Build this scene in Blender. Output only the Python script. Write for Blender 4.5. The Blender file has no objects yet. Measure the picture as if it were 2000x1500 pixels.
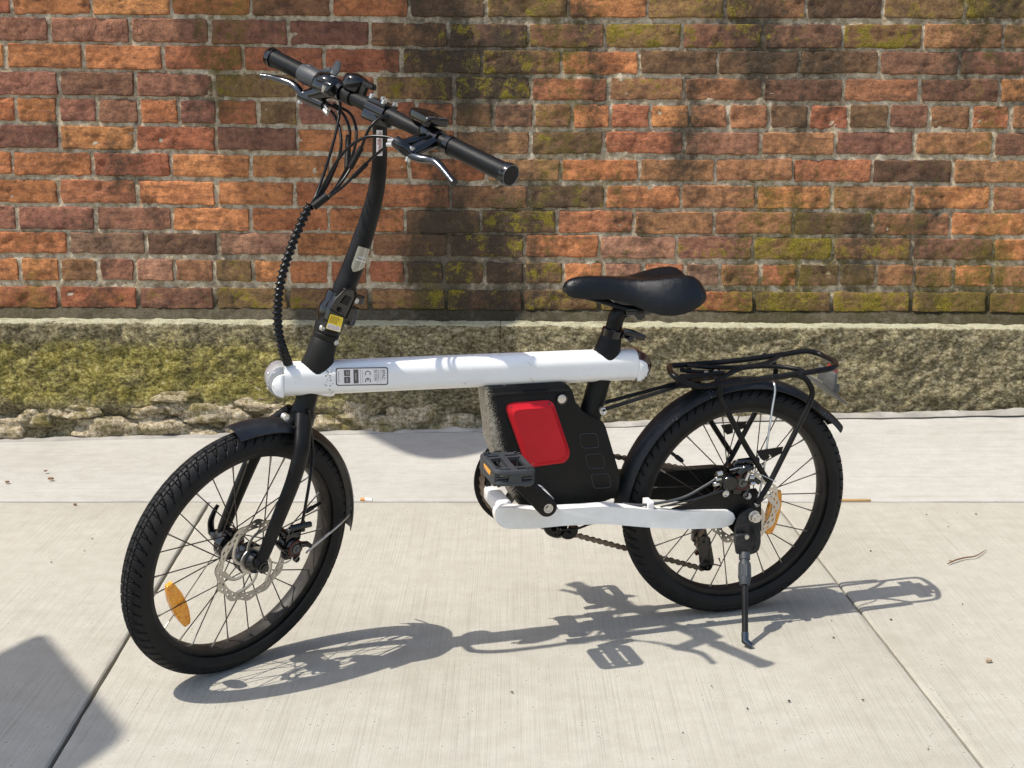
import bpy, bmesh, math, random
import numpy as np
from mathutils import Vector, Matrix, noise as mnoise

scene = bpy.context.scene
# ------------------------------------------------------------------ camera, sky, sun, exposure
CAM_H, FPX, PITCH = 0.9253, 2800.0, math.atan(564.0 / 2800.0)
cam_data = bpy.data.cameras.new('camera')
cam_data.sensor_width = 36.0
cam_data.lens = 36.0 * FPX / 2000.0
cam_data.clip_start = 0.05
cam_data.clip_end = 500.0
cam = bpy.data.objects.new('camera', cam_data)
cam.location = (0, 0, CAM_H)
cam.rotation_euler = (math.pi / 2 - PITCH, 0, 0)
scene.collection.objects.link(cam)
scene.camera = cam

SUN_DIR = Vector((0.45, 0.215, -0.868)).normalized()      # the way the light travels
world = bpy.data.worlds.new('World')
scene.world = world
world.use_nodes = True
wn = world.node_tree.nodes
wl = world.node_tree.links
bg = wn['Background']
sky = wn.new('ShaderNodeTexSky')
sky.sky_type = 'NISHITA'
sky.sun_disc = False
sky.sun_elevation = math.asin(-SUN_DIR.z)
sky.sun_rotation = math.atan2(-SUN_DIR.x, -SUN_DIR.y)
sky.dust_density = 2.0
sky.air_density = 1.2
sky.ozone_density = 0.6
wl.new(sky.outputs[0], bg.inputs[0])
bg.inputs[1].default_value = 0.14
sun_data = bpy.data.lights.new('sun', 'SUN')
sun_data.energy = 3.7
sun_data.angle = math.radians(0.53)
sun_data.color = (1.0, 0.94, 0.84)
sun = bpy.data.objects.new('sun', sun_data)
sun.rotation_euler = SUN_DIR.to_track_quat('-Z', 'Y').to_euler()
sun.location = (-3, -1, 6)
scene.collection.objects.link(sun)
scene.view_settings.view_transform = 'Standard'
scene.view_settings.look = 'None'
scene.view_settings.exposure = 0.60
scene.view_settings.gamma = 1.0
scene.view_settings.use_curve_mapping = False
scene.cycles.max_bounces = 6

# ------------------------------------------------------------------ measuring: a photo point + its depth plane -> a place
CAM = np.array([0, 0, CAM_H])
cp_, sp_ = math.cos(PITCH), math.sin(PITCH)


def unit(v):
    v = np.asarray(v, float)
    return v / np.linalg.norm(v)


def hit(px, py, pt, n):
    x, y = (px - 1000) / FPX, (750 - py) / FPX
    d = np.array([x, cp_ + y * sp_, -sp_ + y * cp_])
    return CAM + d * (np.dot(pt - CAM, n) / np.dot(d, n))


def proj(P):
    d = np.asarray(P) - CAM
    zc = d[1] * cp_ - d[2] * sp_
    return 1000 + FPX * d[0] / zc, 750 - FPX * (d[1] * sp_ + d[2] * cp_) / zc


class Frame:
    """origin + forward (u), towards the kerb (w), up (v)"""
    def __init__(s, o, u, w, v):
        s.o, s.u, s.w, s.v = (np.asarray(k, float) for k in (o, u, w, v))

    def P(s, u, w, v):
        return s.o + s.u * u + s.w * w + s.v * v

    def loc(s, p):
        d = np.asarray(p) - s.o
        return np.array([d @ s.u, d @ s.w, d @ s.v])

    def at(s, px, py, w=0.0):
        return hit(px, py, s.o + s.w * w, s.w)


def bike_axes(psi, lam):
    nl = np.array([math.sin(psi), -math.cos(psi), 0])
    fw = np.array([-math.cos(psi), -math.sin(psi), 0])
    z = np.array([0, 0, 1.0])
    return fw, math.cos(lam) * nl - math.sin(lam) * z, math.cos(lam) * z + math.sin(lam) * nl


R_W = 0.215                                               # wheel radius with tyre
ROOT = np.array([0.3924, 2.4968, 0.0])                    # where the rear tyre stands
_f, _n, _u = bike_axes(0.2994, 0.0955)
BF = Frame(ROOT, _f, _n, _u)                              # the bike's own frame (leaning on its stand)
RW = Frame(ROOT + _u * R_W, _f, _n, _u)                   # rear wheel
_f2, _n2, _u2 = bike_axes(0.8369, 0.23)
FWF = Frame(np.array([-0.472, 2.2299, 0]) + _u2 * R_W, _f2, _n2, _u2)   # front wheel, steered
_ax = unit(np.cross(BF.w, _n2))
if _ax @ BF.v < 0:
    _ax = -_ax
_us = unit(np.cross(_ax, _n2))
if _us @ BF.u < 0:
    _us = -_us
SF = Frame(hit(610, 745, BF.o, BF.w), _us, _n2, _ax)      # steering frame
B = BF.at
S = SF.at


def G(px, py, z=0.0):
    return hit(px, py, np.array([0, 0, z]), np.array([0, 0, 1.0]))


# ------------------------------------------------------------------ mesh helpers
class MB:
    def __init__(s):
        s.v, s.f, s.m = [], [], []

    def add(s, verts, faces, mi=0):
        k = len(s.v)
        s.v.extend([tuple(map(float, p)) for p in verts])
        s.f.extend([tuple(i + k for i in f) for f in faces])
        s.m.extend([mi] * len(faces))
        return s

    def loft(s, rings, caps=True, closed_path=False, mi=0):
        n = len(rings[0]); m = len(rings); F = []
        V = [p for r in rings for p in r]
        for i in range(m if closed_path else m - 1):
            a, b = i * n, ((i + 1) % m) * n
            for j in range(n):
                j2 = (j + 1) % n
                F.append((a + j, a + j2, b + j2, b + j))
        if caps and not closed_path:
            F.append(tuple(range(n - 1, -1, -1)))
            F.append(tuple(range((m - 1) * n, m * n)))
        return s.add(V, F, mi)

    def tube(s, pts, r, n=10, closed=False, caps=True, flat=None, mi=0, helix=None):
        """round (or elliptical: flat=(dir, factor)) tube along a path"""
        pts = [np.asarray(p, float) for p in pts]
        m = len(pts)
        rs = list(r) if hasattr(r, '__len__') else [r] * m
        rings = []
        T = []
        for i in range(m):
            if closed:
                t = pts[(i + 1) % m] - pts[i - 1]
            else:
                t = pts[min(i + 1, m - 1)] - pts[max(i - 1, 0)]
            T.append(unit(t))
        ref = np.array([0, 0, 1.0]) if abs(T[0][2]) < 0.9 else np.array([1.0, 0, 0])
        if flat is not None:
            ref = np.asarray(flat[0], float)
        x = unit(ref - T[0] * (ref @ T[0]))
        dist = 0.0
        for i in range(m):
            if flat is not None:
                x = unit(ref - T[i] * (ref @ T[i]))
            else:
                x = unit(x - T[i] * (x @ T[i]))
            y = np.cross(T[i], x)
            if i:
                dist += np.linalg.norm(pts[i] - pts[i - 1])
            fx = flat[1] if flat is not None else 1.0
            ring = []
            for j in range(n):
                a = 2 * math.pi * j / n
                rr = rs[i]
                if helix:
                    rr += helix[0] * max(-0.4, math.cos(a - 2 * math.pi * dist / helix[1]))
                ring.append(pts[i] + x * (rr * fx * math.cos(a)) + y * (rr * math.sin(a)))
            rings.append(ring)
        return s.loft(rings, caps, closed, mi)

    def lathe(s, o, axis, prof, n=20, mi=0, sx=1.0, xdir=None, caps=True):
        """prof: (height along axis, radius)"""
        o = np.asarray(o, float); axis = unit(axis)
        ref = np.asarray(xdir, float) if xdir is not None else (np.array([0, 0, 1.0]) if abs(axis[2]) < .9 else np.array([1.0, 0, 0]))
        x = unit(ref - axis * (ref @ axis)); y = np.cross(axis, x)
        rings = [[o + axis * h + x * (r * sx * math.cos(2 * math.pi * j / n)) + y * (r * math.sin(2 * math.pi * j / n)) for j in range(n)] for h, r in prof]
        return s.loft(rings, caps, False, mi)

    def prism(s, poly, vec, bevel=0.0, seg=2, mi=0):
        """poly: 3D polygon; vec: thickness vector; bevelled through bmesh"""
        poly = [np.asarray(p, float) for p in poly]
        vec = np.asarray(vec, float)
        n = len(poly)
        nrm = np.zeros(3)
        for i in range(n):
            nrm += np.cross(poly[i] - poly[0], poly[(i + 1) % n] - poly[0])
        if nrm @ vec > 0:
            poly = poly[::-1]
        V = poly + [p + vec for p in poly]
        F = [tuple(range(n))] + [tuple(range(2 * n - 1, n - 1, -1))]
        for i in range(n):
            j = (i + 1) % n
            F.append((j, i, n + i, n + j))
        if bevel <= 0:
            return s.add(V, F, mi)
        bm = bmesh.new()
        bv = [bm.verts.new(p) for p in V]
        for f in F:
            bm.faces.new([bv[i] for i in f])
        bm.edges.ensure_lookup_table()
        ed = [e for e in bm.edges if all(len(f.verts) > 4 or n <= 4 for f in e.link_faces) or any(len(f.verts) == n for f in e.link_faces)]
        if n <= 4:
            ed = list(bm.edges)
        bmesh.ops.bevel(bm, geom=ed, offset=bevel, segments=seg, profile=0.5, affect='EDGES', clamp_overlap=True)
        bm.verts.index_update()
        s.add([v.co[:] for v in bm.verts], [tuple(v.index for v in f.verts) for f in bm.faces], mi)
        bm.free()
        return s

    def box(s, c, ax, ay, az, bevel=0.0, mi=0, seg=2):
        """centre and three half vectors"""
        c, ax, ay, az = (np.asarray(k, float) for k in (c, ax, ay, az))
        poly = [c - ax - ay - az, c + ax - ay - az, c + ax + ay - az, c - ax + ay - az]
        return s.prism(poly, 2 * az, bevel, seg, mi)

    def sphere(s, c, r, n=12, m=8, axes=None, mi=0):
        c = np.asarray(c, float)
        ax = axes or (np.array([1.0, 0, 0]) * r, np.array([0, 1.0, 0]) * r, np.array([0, 0, 1.0]) * r)
        rings = []
        for i in range(m + 1):
            th = math.pi * (0.02 + 0.96 * i / m)
            rings.append([c + ax[0] * (math.sin(th) * math.cos(2 * math.pi * j / n)) + ax[1] * (math.sin(th) * math.sin(2 * math.pi * j / n)) + ax[2] * math.cos(th) for j in range(n)])
        return s.loft(rings, True, False, mi)

    def mesh(s, name, mats, smooth=40):
        me = bpy.data.meshes.new(name)
        me.from_pydata(s.v, [], s.f)
        for m in (mats if isinstance(mats, (list, tuple)) else [mats]):
            me.materials.append(m)
        if any(s.m):
            me.polygons.foreach_set('material_index', s.m)
        bm = bmesh.new(); bm.from_mesh(me)
        bmesh.ops.recalc_face_normals(bm, faces=bm.faces)
        bm.to_mesh(me); bm.free()
        if smooth:
            me.polygons.foreach_set('use_smooth', [True] * len(me.polygons))
            me.set_sharp_from_angle(angle=math.radians(smooth))
        me.update()
        return me


def link(o):
    scene.collection.objects.link(o)
    return o


def build(name, mb, mats, parent=None, smooth=40, label=None):
    """one mesh object; children keep their verts relative to the thing's base"""
    base = np.zeros(3)
    p = parent
    while p is not None:
        base = base + np.array(p.location[:])
        p = p.parent
    mb.v = [(x - base[0], y - base[1], z - base[2]) for x, y, z in mb.v]
    o = link(bpy.data.objects.new(name, mb.mesh(name, mats, smooth)))
    o.parent = parent
    if label:
        o['label'] = label
    return o


def thing(name, loc, label, cat, group=None):
    o = link(bpy.data.objects.new(name, None))
    o.location = loc
    o.empty_display_size = 0.1
    tag(o, label, cat, group)
    return o


def tag(o, label, cat, group=None):
    o['label'] = label; o['category'] = cat
    if group:
        o['group'] = group
    return o


def smooth_path(pts, k=6, closed=False):
    pts = [np.asarray(p, float) for p in pts]
    n = len(pts); out = []
    for i in range(n if closed else n - 1):
        p1, p2 = pts[i], pts[(i + 1) % n]
        p0 = pts[i - 1] if (i > 0 or closed) else 2 * p1 - p2
        p3 = pts[(i + 2) % n] if (i + 2 < n or closed) else 2 * p2 - p1
        for j in range(k):
            t = j / k
            out.append(0.5 * ((2 * p1) + (-p0 + p2) * t + (2 * p0 - 5 * p1 + 4 * p2 - p3) * t * t + (-p0 + 3 * p1 - 3 * p2 + p3) * t ** 3))
    if not closed:
        out.append(pts[-1])
    return out


def lerp_list(vals, n):
    """resample a list to n values"""
    return list(np.interp(np.linspace(0, len(vals) - 1, n), range(len(vals)), vals))


def round_poly(pts, r, seg=4):
    """round the corners of a planar polygon (any dimension)"""
    pts = [np.asarray(p, float) for p in pts]
    n = len(pts); out = []
    for i in range(n):
        a, b, c = pts[i - 1], pts[i], pts[(i + 1) % n]
        rr = r[i] if hasattr(r, '__len__') else r
        d1, d2 = np.linalg.norm(a - b), np.linalg.norm(c - b)
        k = min(rr, d1 * .49, d2 * .49)
        if k <= 1e-9:
            out.append(b); continue
        p, q = b + (a - b) / d1 * k, b + (c - b) / d2 * k
        for j in range(seg + 1):
            t = j / seg
            out.append((1 - t) ** 2 * p + 2 * t * (1 - t) * b + t * t * q)
    return out


def fbm(x, y, z, oct=4):
    return mnoise.fractal(Vector((x, y, z)), 1.0, 2.0, oct)


# ------------------------------------------------------------------ materials
def new_mat(name):
    m = bpy.data.materials.new(name)
    m.use_nodes = True
    return m, m.node_tree.nodes, m.node_tree.links, m.node_tree.nodes['Principled BSDF']


def N_(nodes, t, **kw):
    n = nodes.new(t)
    for k, v in kw.items():
        setattr(n, k, v)
    return n


def coords(nodes, links, scale=(1, 1, 1), kind='Object'):
    tc = N_(nodes, 'ShaderNodeTexCoord')
    mp = N_(nodes, 'ShaderNodeMapping')
    mp.inputs['Scale'].default_value = scale
    if kind == 'World':
        g = N_(nodes, 'ShaderNodeNewGeometry')
        links.new(g.outputs['Position'], mp.inputs[0])
    else:
        links.new(tc.outputs[kind], mp.inputs[0])
    return mp.outputs[0]


def noise(nodes, links, vec, scale, detail=4, rough=0.55, lac=2.0):
    n = N_(nodes, 'ShaderNodeTexNoise')
    n.inputs['Scale'].default_value = scale
    n.inputs['Detail'].default_value = detail
    n.inputs['Roughness'].default_value = rough
    links.new(vec, n.inputs['Vector'])
    return n.outputs['Fac']


def ramp(nodes, links, fac, stops):
    r = N_(nodes, 'ShaderNodeValToRGB')
    e = r.color_ramp.elements
    while len(e) < len(stops):
        e.new(0.5)
    for el, (p, c) in zip(e, stops):
        el.position = p
        el.color = (*c, 1) if hasattr(c, '__len__') else (c, c, c, 1)
    links.new(fac, r.inputs[0])
    return r.outputs[0]


def mix(nodes, links, fac, a, b, mode='MIX'):
    m = N_(nodes, 'ShaderNodeMix', data_type='RGBA', blend_type=mode)
    for sock, val in ((m.inputs[0], fac), (m.inputs[6], a), (m.inputs[7], b)):
        if hasattr(val, 'is_output') or isinstance(val, bpy.types.NodeSocket):
            links.new(val, sock)
        elif hasattr(val, '__len__'):
            sock.default_value = (*val, 1)
        else:
            sock.default_value = val
    return m.outputs[2]


def math_(nodes, links, op, a, b=0.0, clamp=False):
    m = N_(nodes, 'ShaderNodeMath', operation=op, use_clamp=clamp)
    for i, val in enumerate((a, b)):
        if isinstance(val, bpy.types.NodeSocket):
            links.new(val, m.inputs[i])
        else:
            m.inputs[i].default_value = val
    return m.outputs[0]


def bump(nodes, links, bsdf, h, strength, dist, prev=None):
    b = N_(nodes, 'ShaderNodeBump')
    b.inputs['Strength'].default_value = strength
    b.inputs['Distance'].default_value = dist
    links.new(h, b.inputs['Height'])
    if prev is not None:
        links.new(prev, b.inputs['Normal'])
    links.new(b.outputs[0], bsdf.inputs['Normal'])
    return b.outputs[0]


def simple(name, col, rough=0.5, metal=0.0, coat=0.0, dust=0.0, dustcol=(.35, .32, .27), grain=0.0, specks=0.0, spec=0.5, vary=0.15, dscale=9.0):
    """painted / plastic / metal: colour with slight patchiness, dust, specks and grain"""
    m, nd, lk, b = new_mat(name)
    v = coords(nd, lk)
    big = noise(nd, lk, v, 14, 3)
    c = mix(nd, lk, 1.0, col, ramp(nd, lk, big, [(0.3, 1 - vary), (0.7, 1 + vary * .6)]), 'MULTIPLY')
    rg = math_(nd, lk, 'ADD', rough - 0.06, math_(nd, lk, 'MULTIPLY', noise(nd, lk, v, 40, 3), 0.12), True)
    if dust:
        d = noise(nd, lk, v, dscale, 6, 0.7)
        fac = math_(nd, lk, 'MULTIPLY', ramp(nd, lk, d, [(0.42, 0.0), (0.72, 1.0)]), dust)
        c = mix(nd, lk, fac, c, dustcol)
        rg = math_(nd, lk, 'ADD', rg, math_(nd, lk, 'MULTIPLY', fac, 0.5), True)
    if specks:
        vo = N_(nd, 'ShaderNodeTexVoronoi')
        vo.inputs['Scale'].default_value = 260
        lk.new(v, vo.inputs['Vector'])
        s_ = math_(nd, lk, 'LESS_THAN', vo.outputs['Distance'], math_(nd, lk, 'MULTIPLY', ramp(nd, lk, noise(nd, lk, v, 25, 4), [(0.45, 0.0), (0.75, 1.0)]), specks))
        c = mix(nd, lk, s_, c, (.45, .44, .42))
    lk.new(c, b.inputs['Base Color'])
    lk.new(rg, b.inputs['Roughness'])
    b.inputs['Metallic'].default_value = metal
    b.inputs['Coat Weight'].default_value = coat
    b.inputs['Coat Roughness'].default_value = 0.08
    b.inputs['Specular IOR Level'].default_value = spec
    if grain:
        bump(nd, lk, b, noise(nd, lk, v, 900, 2), grain, 0.0006)
    return m


M = {}
M['white'] = simple('white_paint', (.82, .81, .80), .28, coat=.35, dust=.10, dustcol=(.42, .36, .27), vary=.03, dscale=16)
M['white_dirty'] = simple('white_paint_scuffed', (.80, .79, .77), .32, coat=.25, dust=.26, dustcol=(.40, .34, .25), vary=.04, specks=.12, dscale=22)
M['black'] = simple('black_satin_paint', (.0035, .0035, .004), .34, grain=.15, dust=.04, specks=.05, spec=.2)
M['frame_black'] = simple('black_textured_paint', (.0045, .0045, .005), .42, grain=.35, dust=.04, specks=.10, spec=.2)
M['plastic'] = simple('black_textured_plastic', (.006, .006, .006), .5, grain=.6, dust=.04, specks=.08, spec=.2)
M['gloss'] = simple('black_gloss_plastic', (.003, .003, .0035), .12, spec=.6)
M['grip'] = simple('black_rubber_grip', (.005, .0055, .006), .38, grain=.6, spec=.2)
M['greyrub'] = simple('dark_grey_plastic', (.032, .036, .040), .48, grain=.3)
M['saddle'] = simple('black_saddle_vinyl', (.003, .0034, .0045), .27, grain=.9, spec=.34)
M['tyre'] = simple('tyre_rubber', (.008, .008, .0086), .58, dust=.07, dustcol=(.16, .14, .12), grain=.2, spec=.22)
M['rim'] = simple('black_rim', (.012, .0115, .011), .45, dust=.35, dustcol=(.14, .11, .085), spec=.28)
M['standblack'] = simple('worn_blue_black_enamel', (.008, .0095, .013), .4, dust=.2, specks=.12, spec=.28)
M['emblem'] = simple('silver_foil', (.42, .39, .31), .32, metal=.5)
M['cable'] = simple('black_cable_sheath', (.004, .004, .004), .28, spec=.28)
M['wrap'] = simple('black_spiral_wrap', (.004, .004, .0045), .25, spec=.28)
M['spoke'] = simple('black_spoke_steel', (.04, .032, .028), .35, metal=.5)
M['nipple'] = simple('dull_nipple_metal', (.30, .27, .24), .4, metal=.8)
M['steel'] = simple('brushed_steel', (.55, .52, .48), .34, metal=1.0, dust=.25, dustcol=(.42, .39, .35), dscale=30)
M['chrome'] = simple('polished_metal', (.62, .63, .65), .14, metal=1.0)
M['darkchrome'] = simple('dark_polished_lever', (.11, .115, .125), .2, metal=1.0)
M['silver'] = simple('silver_hardware', (.60, .58, .55), .3, metal=.9)
M['chain'] = simple('grimy_chain_steel', (.22, .17, .13), .5, metal=.7, dust=.5, dustcol=(.16, .12, .085), dscale=60)
M['grey'] = simple('grey_plate', (.075, .078, .078), .5, dust=.3)
M['mudguard'] = simple('black_mudguard', (.006, .0075, .010), .36, dust=.16, dustcol=(.10, .105, .11), specks=.26, spec=.3)
M['mud_front'] = simple('black_front_mudguard', (.006, .0075, .010), .36, dust=.14, dustcol=(.10, .105, .11), specks=.2)
M['yellow'] = simple('yellow_sticker', (.86, .62, .03), .4, vary=.03)
M['paper'] = simple('white_sticker', (.78, .74, .74), .45, vary=.04)
M['ink'] = simple('black_print', (.03, .028, .03), .5)
M['inkred'] = simple('faded_red_print', (.45, .16, .12), .5)
M['inkgold'] = simple('brown_print', (.30, .17, .02), .5)
M['inkgrey'] = simple('dark_grey_print', (.10, .085, .085), .5)
M['redplastic'] = simple('red_plastic', (.52, .012, .020), .34, spec=.22, vary=.06)
M['redlens'] = simple('red_reflector', (.30, .03, .025), .2, coat=.5)
M['redanod'] = simple('red_anodised', (.07, .008, .008), .3, metal=.6)
M['brownbark'] = simple('dry_bark', (.16, .08, .035), .8)
M['speck'] = simple('dark_dirt', (.05, .042, .034), .9)
M['pebblestone'] = simple('pale_pebble', (.34, .26, .17), .85)
M['scuff'] = simple('grey_scuff', (.38, .36, .33), .6)
M['lampsilver'] = simple('lamp_silver', (.50, .51, .53), .35, metal=.5)
M['leaf'] = simple('dry_leaf', (.20, .11, .05), .7)
M['wood'] = simple('pale_wood_sliver', (.38, .24, .10), .7)
M['signyellow'] = simple('yellow_sign_face', (.75, .45, .02), .4)
M['galv'] = simple('galvanised_steel', (.42, .43, .44), .5, metal=.7)
M['asphalt'] = simple('asphalt', (.055, .054, .052), .85)
M['unseen_shade_caster'] = simple('shade_caster_paint', (.22, .2, .18), .6)  # for the added, unseen shade caster; reused on the wall core


def amber():
    m, nd, lk, b = new_mat('amber_reflector')
    v = coords(nd, lk)
    vo = N_(nd, 'ShaderNodeTexVoronoi', feature='F1')
    vo.inputs['Scale'].default_value = 260
    lk.new(v, vo.inputs['Vector'])
    c = ramp(nd, lk, vo.outputs['Distance'], [(0.0, (1.0, .55, .06)), (.5, (.98, .40, .012)), (1.0, (.75, .22, .0))])
    lk.new(c, b.inputs['Base Color'])
    b.inputs['Roughness'].default_value = .12
    b.inputs['Transmission Weight'].default_value = .25
    b.inputs['Subsurface Weight'].default_value = .0
    b.inputs['Coat Weight'].default_value = .6
    bump(nd, lk, b, vo.outputs['Distance'], .4, .002)
    return m


M['amber'] = amber()


def lens_glass():
    m, nd, lk, b = new_mat('clear_lamp_lens')
    b.inputs['Base Color'].default_value = (.92, .93, .94, 1)
    b.inputs['Roughness'].default_value = .04
    b.inputs['Transmission Weight'].default_value = .85
    b.inputs['IOR'].default_value = 1.45
    return m


M['lens'] = lens_glass()
M['darkred'] = simple('dark_tail_lens', (.035, .006, .008), .08, coat=.6)


def battery_plastic():
    """textured black plastic; pale road dirt on the edge that faces forwards, where the wheel throws it"""
    m, nd, lk, b = new_mat('battery_case_plastic')
    v = coords(nd, lk)
    g = N_(nd, 'ShaderNodeNewGeometry')
    tc = N_(nd, 'ShaderNodeTexCoord')
    # distance along the bike measured from its base, growing forwards
    dot = N_(nd, 'ShaderNodeVectorMath', operation='DOT_PRODUCT')
    lk.new(tc.outputs['Object'], dot.inputs[0])
    fwd = BF.u * math.cos(.26) + BF.v * (-math.sin(.26)) * -1.0
    dot.inputs[1].default_value = tuple(unit(BF.u * .965 + BF.v * -.27))
    fac = N_(nd, 'ShaderNodeMapRange')
    lk.new(dot.outputs['Value'], fac.inputs['Value'])
    fac.inputs['From Min'].default_value = .312
    fac.inputs['From Max'].default_value = .341
    sp = noise(nd, lk, v, 560, 4, .7)
    edge = math_(nd, lk, 'ADD', math_(nd, lk, 'MULTIPLY', fac.outputs[0], .40), math_(nd, lk, 'MULTIPLY', sp, .75))
    mask = ramp(nd, lk, edge, [(.62, 0.0), (.74, 1.0)])
    base = mix(nd, lk, ramp(nd, lk, noise(nd, lk, v, 18, 5), [(.5, 0.0), (.8, .3)]), (.0055, .0055, .0055), (.022, .020, .017))
    c = mix(nd, lk, mask, base, ramp(nd, lk, noise(nd, lk, v, 160, 3), [(.36, (.25, .215, .16)), (.62, (.46, .405, .31))]))
    lk.new(c, b.inputs['Base Color'])
    b.inputs['Roughness'].default_value = .5
    b.inputs['Specular IOR Level'].default_value = .22
    bump(nd, lk, b, noise(nd, lk, v, 900, 2), .6, .0006)
    return m


M['battery'] = battery_plastic()


def concrete(name, base, dirs, seed, streak):
    """broomed concrete: fine parallel broom lines, patches, pits, small stains"""
    m, nd, lk, b = new_mat(name)
    v = coords(nd, lk, (1, 1, 1), 'World')
    mp = N_(nd, 'ShaderNodeMapping')
    mp.inputs['Scale'].default_value = dirs
    mp.inputs['Location'].default_value = (seed, seed * 2, 0)
    lk.new(v, mp.inputs[0])
    wob = N_(nd, 'ShaderNodeMix', data_type='RGBA', blend_type='LINEAR_LIGHT')
    br = noise(nd, lk, mp.outputs[0], 1.0, 6, .7)
    br2 = noise(nd, lk, mp.outputs[0], .22, 3, .5)
    big = noise(nd, lk, v, 1.3, 4, .6)
    mid = noise(nd, lk, v, 22, 5, .65)
    fine = noise(nd, lk, v, 420, 3, .7)
    pits = N_(nd, 'ShaderNodeTexVoronoi')
    pits.inputs['Scale'].default_value = 95
    lk.new(v, pits.inputs['Vector'])
    pm = math_(nd, lk, 'MULTIPLY', math_(nd, lk, 'LESS_THAN', pits.outputs['Distance'], .13), math_(nd, lk, 'GREATER_THAN', mid, .56))
    c = mix(nd, lk, 1.0, base, ramp(nd, lk, big, [(.36, (.92, .915, .90)), (.5, (1.0, 1.0, 1.0)), (.66, (1.04, 1.04, 1.04))]), 'MULTIPLY')
    c = mix(nd, lk, 1.0, c, ramp(nd, lk, mid, [(.38, (.94, .935, .92)), (.6, (1.03, 1.03, 1.03))]), 'MULTIPLY')
    c = mix(nd, lk, 1.0, c, ramp(nd, lk, fine, [(.25, .86), (.75, 1.08)]), 'MULTIPLY')
    c = mix(nd, lk, 1.0, c, ramp(nd, lk, br, [(.36, 1 - streak), (.47, 1.0), (.62, 1.05)]), 'MULTIPLY')
    c = mix(nd, lk, pm, c, (.13, .115, .095))
    lk.new(c, b.inputs['Base Color'])
    b.inputs['Roughness'].default_value = .9
    b.inputs['Specular IOR Level'].default_value = .25
    n1 = bump(nd, lk, b, br, .5, .0022)
    n2 = bump(nd, lk, b, fine, .35, .001, n1)
    return m


M['concrete'] = concrete('broomed_concrete', (.375, .357, .308), (430, 2.2, 1), 3.0, .15)
M['concrete_strip'] = concrete('floated_concrete', (.395, .384, .354), (2.5, 110, 110), 8.0, .07)


def soft_x(nd, lk, x, a0, a1, b1, b0):
    """1 between a1 and b1, falling to 0 at a0 and b0"""
    up = N_(nd, 'ShaderNodeMapRange', interpolation_type='SMOOTHSTEP')
    dn = N_(nd, 'ShaderNodeMapRange', interpolation_type='SMOOTHSTEP')
    lk.new(x, up.inputs[0]); lk.new(x, dn.inputs[0])
    up.inputs[1].default_value, up.inputs[2].default_value = a0, a1
    dn.inputs[1].default_value, dn.inputs[2].default_value = b1, b0
    dn.inputs[3].default_value, dn.inputs[4].default_value = 1.0, 0.0
    return math_(nd, lk, 'MULTIPLY', up.outputs[0], dn.outputs[0])


def weather(nd, lk, v, c, extra=0.0):
    """soot, run-off stains and moss that spread over bricks and joints alike"""
    sep = N_(nd, 'ShaderNodeSeparateXYZ'); lk.new(v, sep.inputs[0])
    st = N_(nd, 'ShaderNodeMapping'); st.inputs['Scale'].default_value = (1.25, 1, .6)
    lk.new(v, st.inputs[0])
    n0 = noise(nd, lk, st.outputs[0], 5.2, 4, .6)
    n2 = noise(nd, lk, v, 48, 5, .72)
    n3 = noise(nd, lk, v, 330, 4, .75)
    right = N_(nd, 'ShaderNodeMapRange'); lk.new(sep.outputs[0], right.inputs[0])
    right.inputs[1].default_value, right.inputs[2].default_value = -.55, .05
    run = soft_x(nd, lk, sep.outputs[0], -.44, -.26, -.04, .14)
    run2 = soft_x(nd, lk, sep.outputs[0], .35, .55, .75, 1.0)
    hi = N_(nd, 'ShaderNodeMapRange'); lk.new(sep.outputs[2], hi.inputs[0])
    hi.inputs[1].default_value, hi.inputs[2].default_value = .55, 1.15
    k = math_(nd, lk, 'ADD', math_(nd, lk, 'MULTIPLY', right.outputs[0], .035), math_(nd, lk, 'MULTIPLY', run, .125))
    k = math_(nd, lk, 'ADD', k, math_(nd, lk, 'MULTIPLY', math_(nd, lk, 'MULTIPLY', run2, hi.outputs[0]), .055))
    k = math_(nd, lk, 'ADD', k, math_(nd, lk, 'ADD', math_(nd, lk, 'MULTIPLY', n0, .66), math_(nd, lk, 'MULTIPLY', n2, .34)))
    c = mix(nd, lk, ramp(nd, lk, k, [(.535 - extra, 0.0), (.67, .82)]), c, ramp(nd, lk, n3, [(.40, (.024, .020, .014)), (.6, (.080, .066, .046))]))
    m0 = noise(nd, lk, st.outputs[0], 3.4, 4, .6)
    low = N_(nd, 'ShaderNodeMapRange'); lk.new(sep.outputs[2], low.inputs[0])
    low.inputs[1].default_value, low.inputs[2].default_value = .47, .33
    q = math_(nd, lk, 'ADD', math_(nd, lk, 'MULTIPLY', m0, .6), math_(nd, lk, 'MULTIPLY', n2, .4))
    q = math_(nd, lk, 'ADD', q, math_(nd, lk, 'MULTIPLY', right.outputs[0], .035))
    q = math_(nd, lk, 'ADD', q, math_(nd, lk, 'MULTIPLY', low.outputs[0], .035))
    c = mix(nd, lk, ramp(nd, lk, q, [(.56, 0.0), (.68, .75)]), c, ramp(nd, lk, n3, [(.36, (.045, .036, .010)), (.5, (.165, .130, .022)), (.64, (.30, .24, .04))]))
    return c


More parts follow.
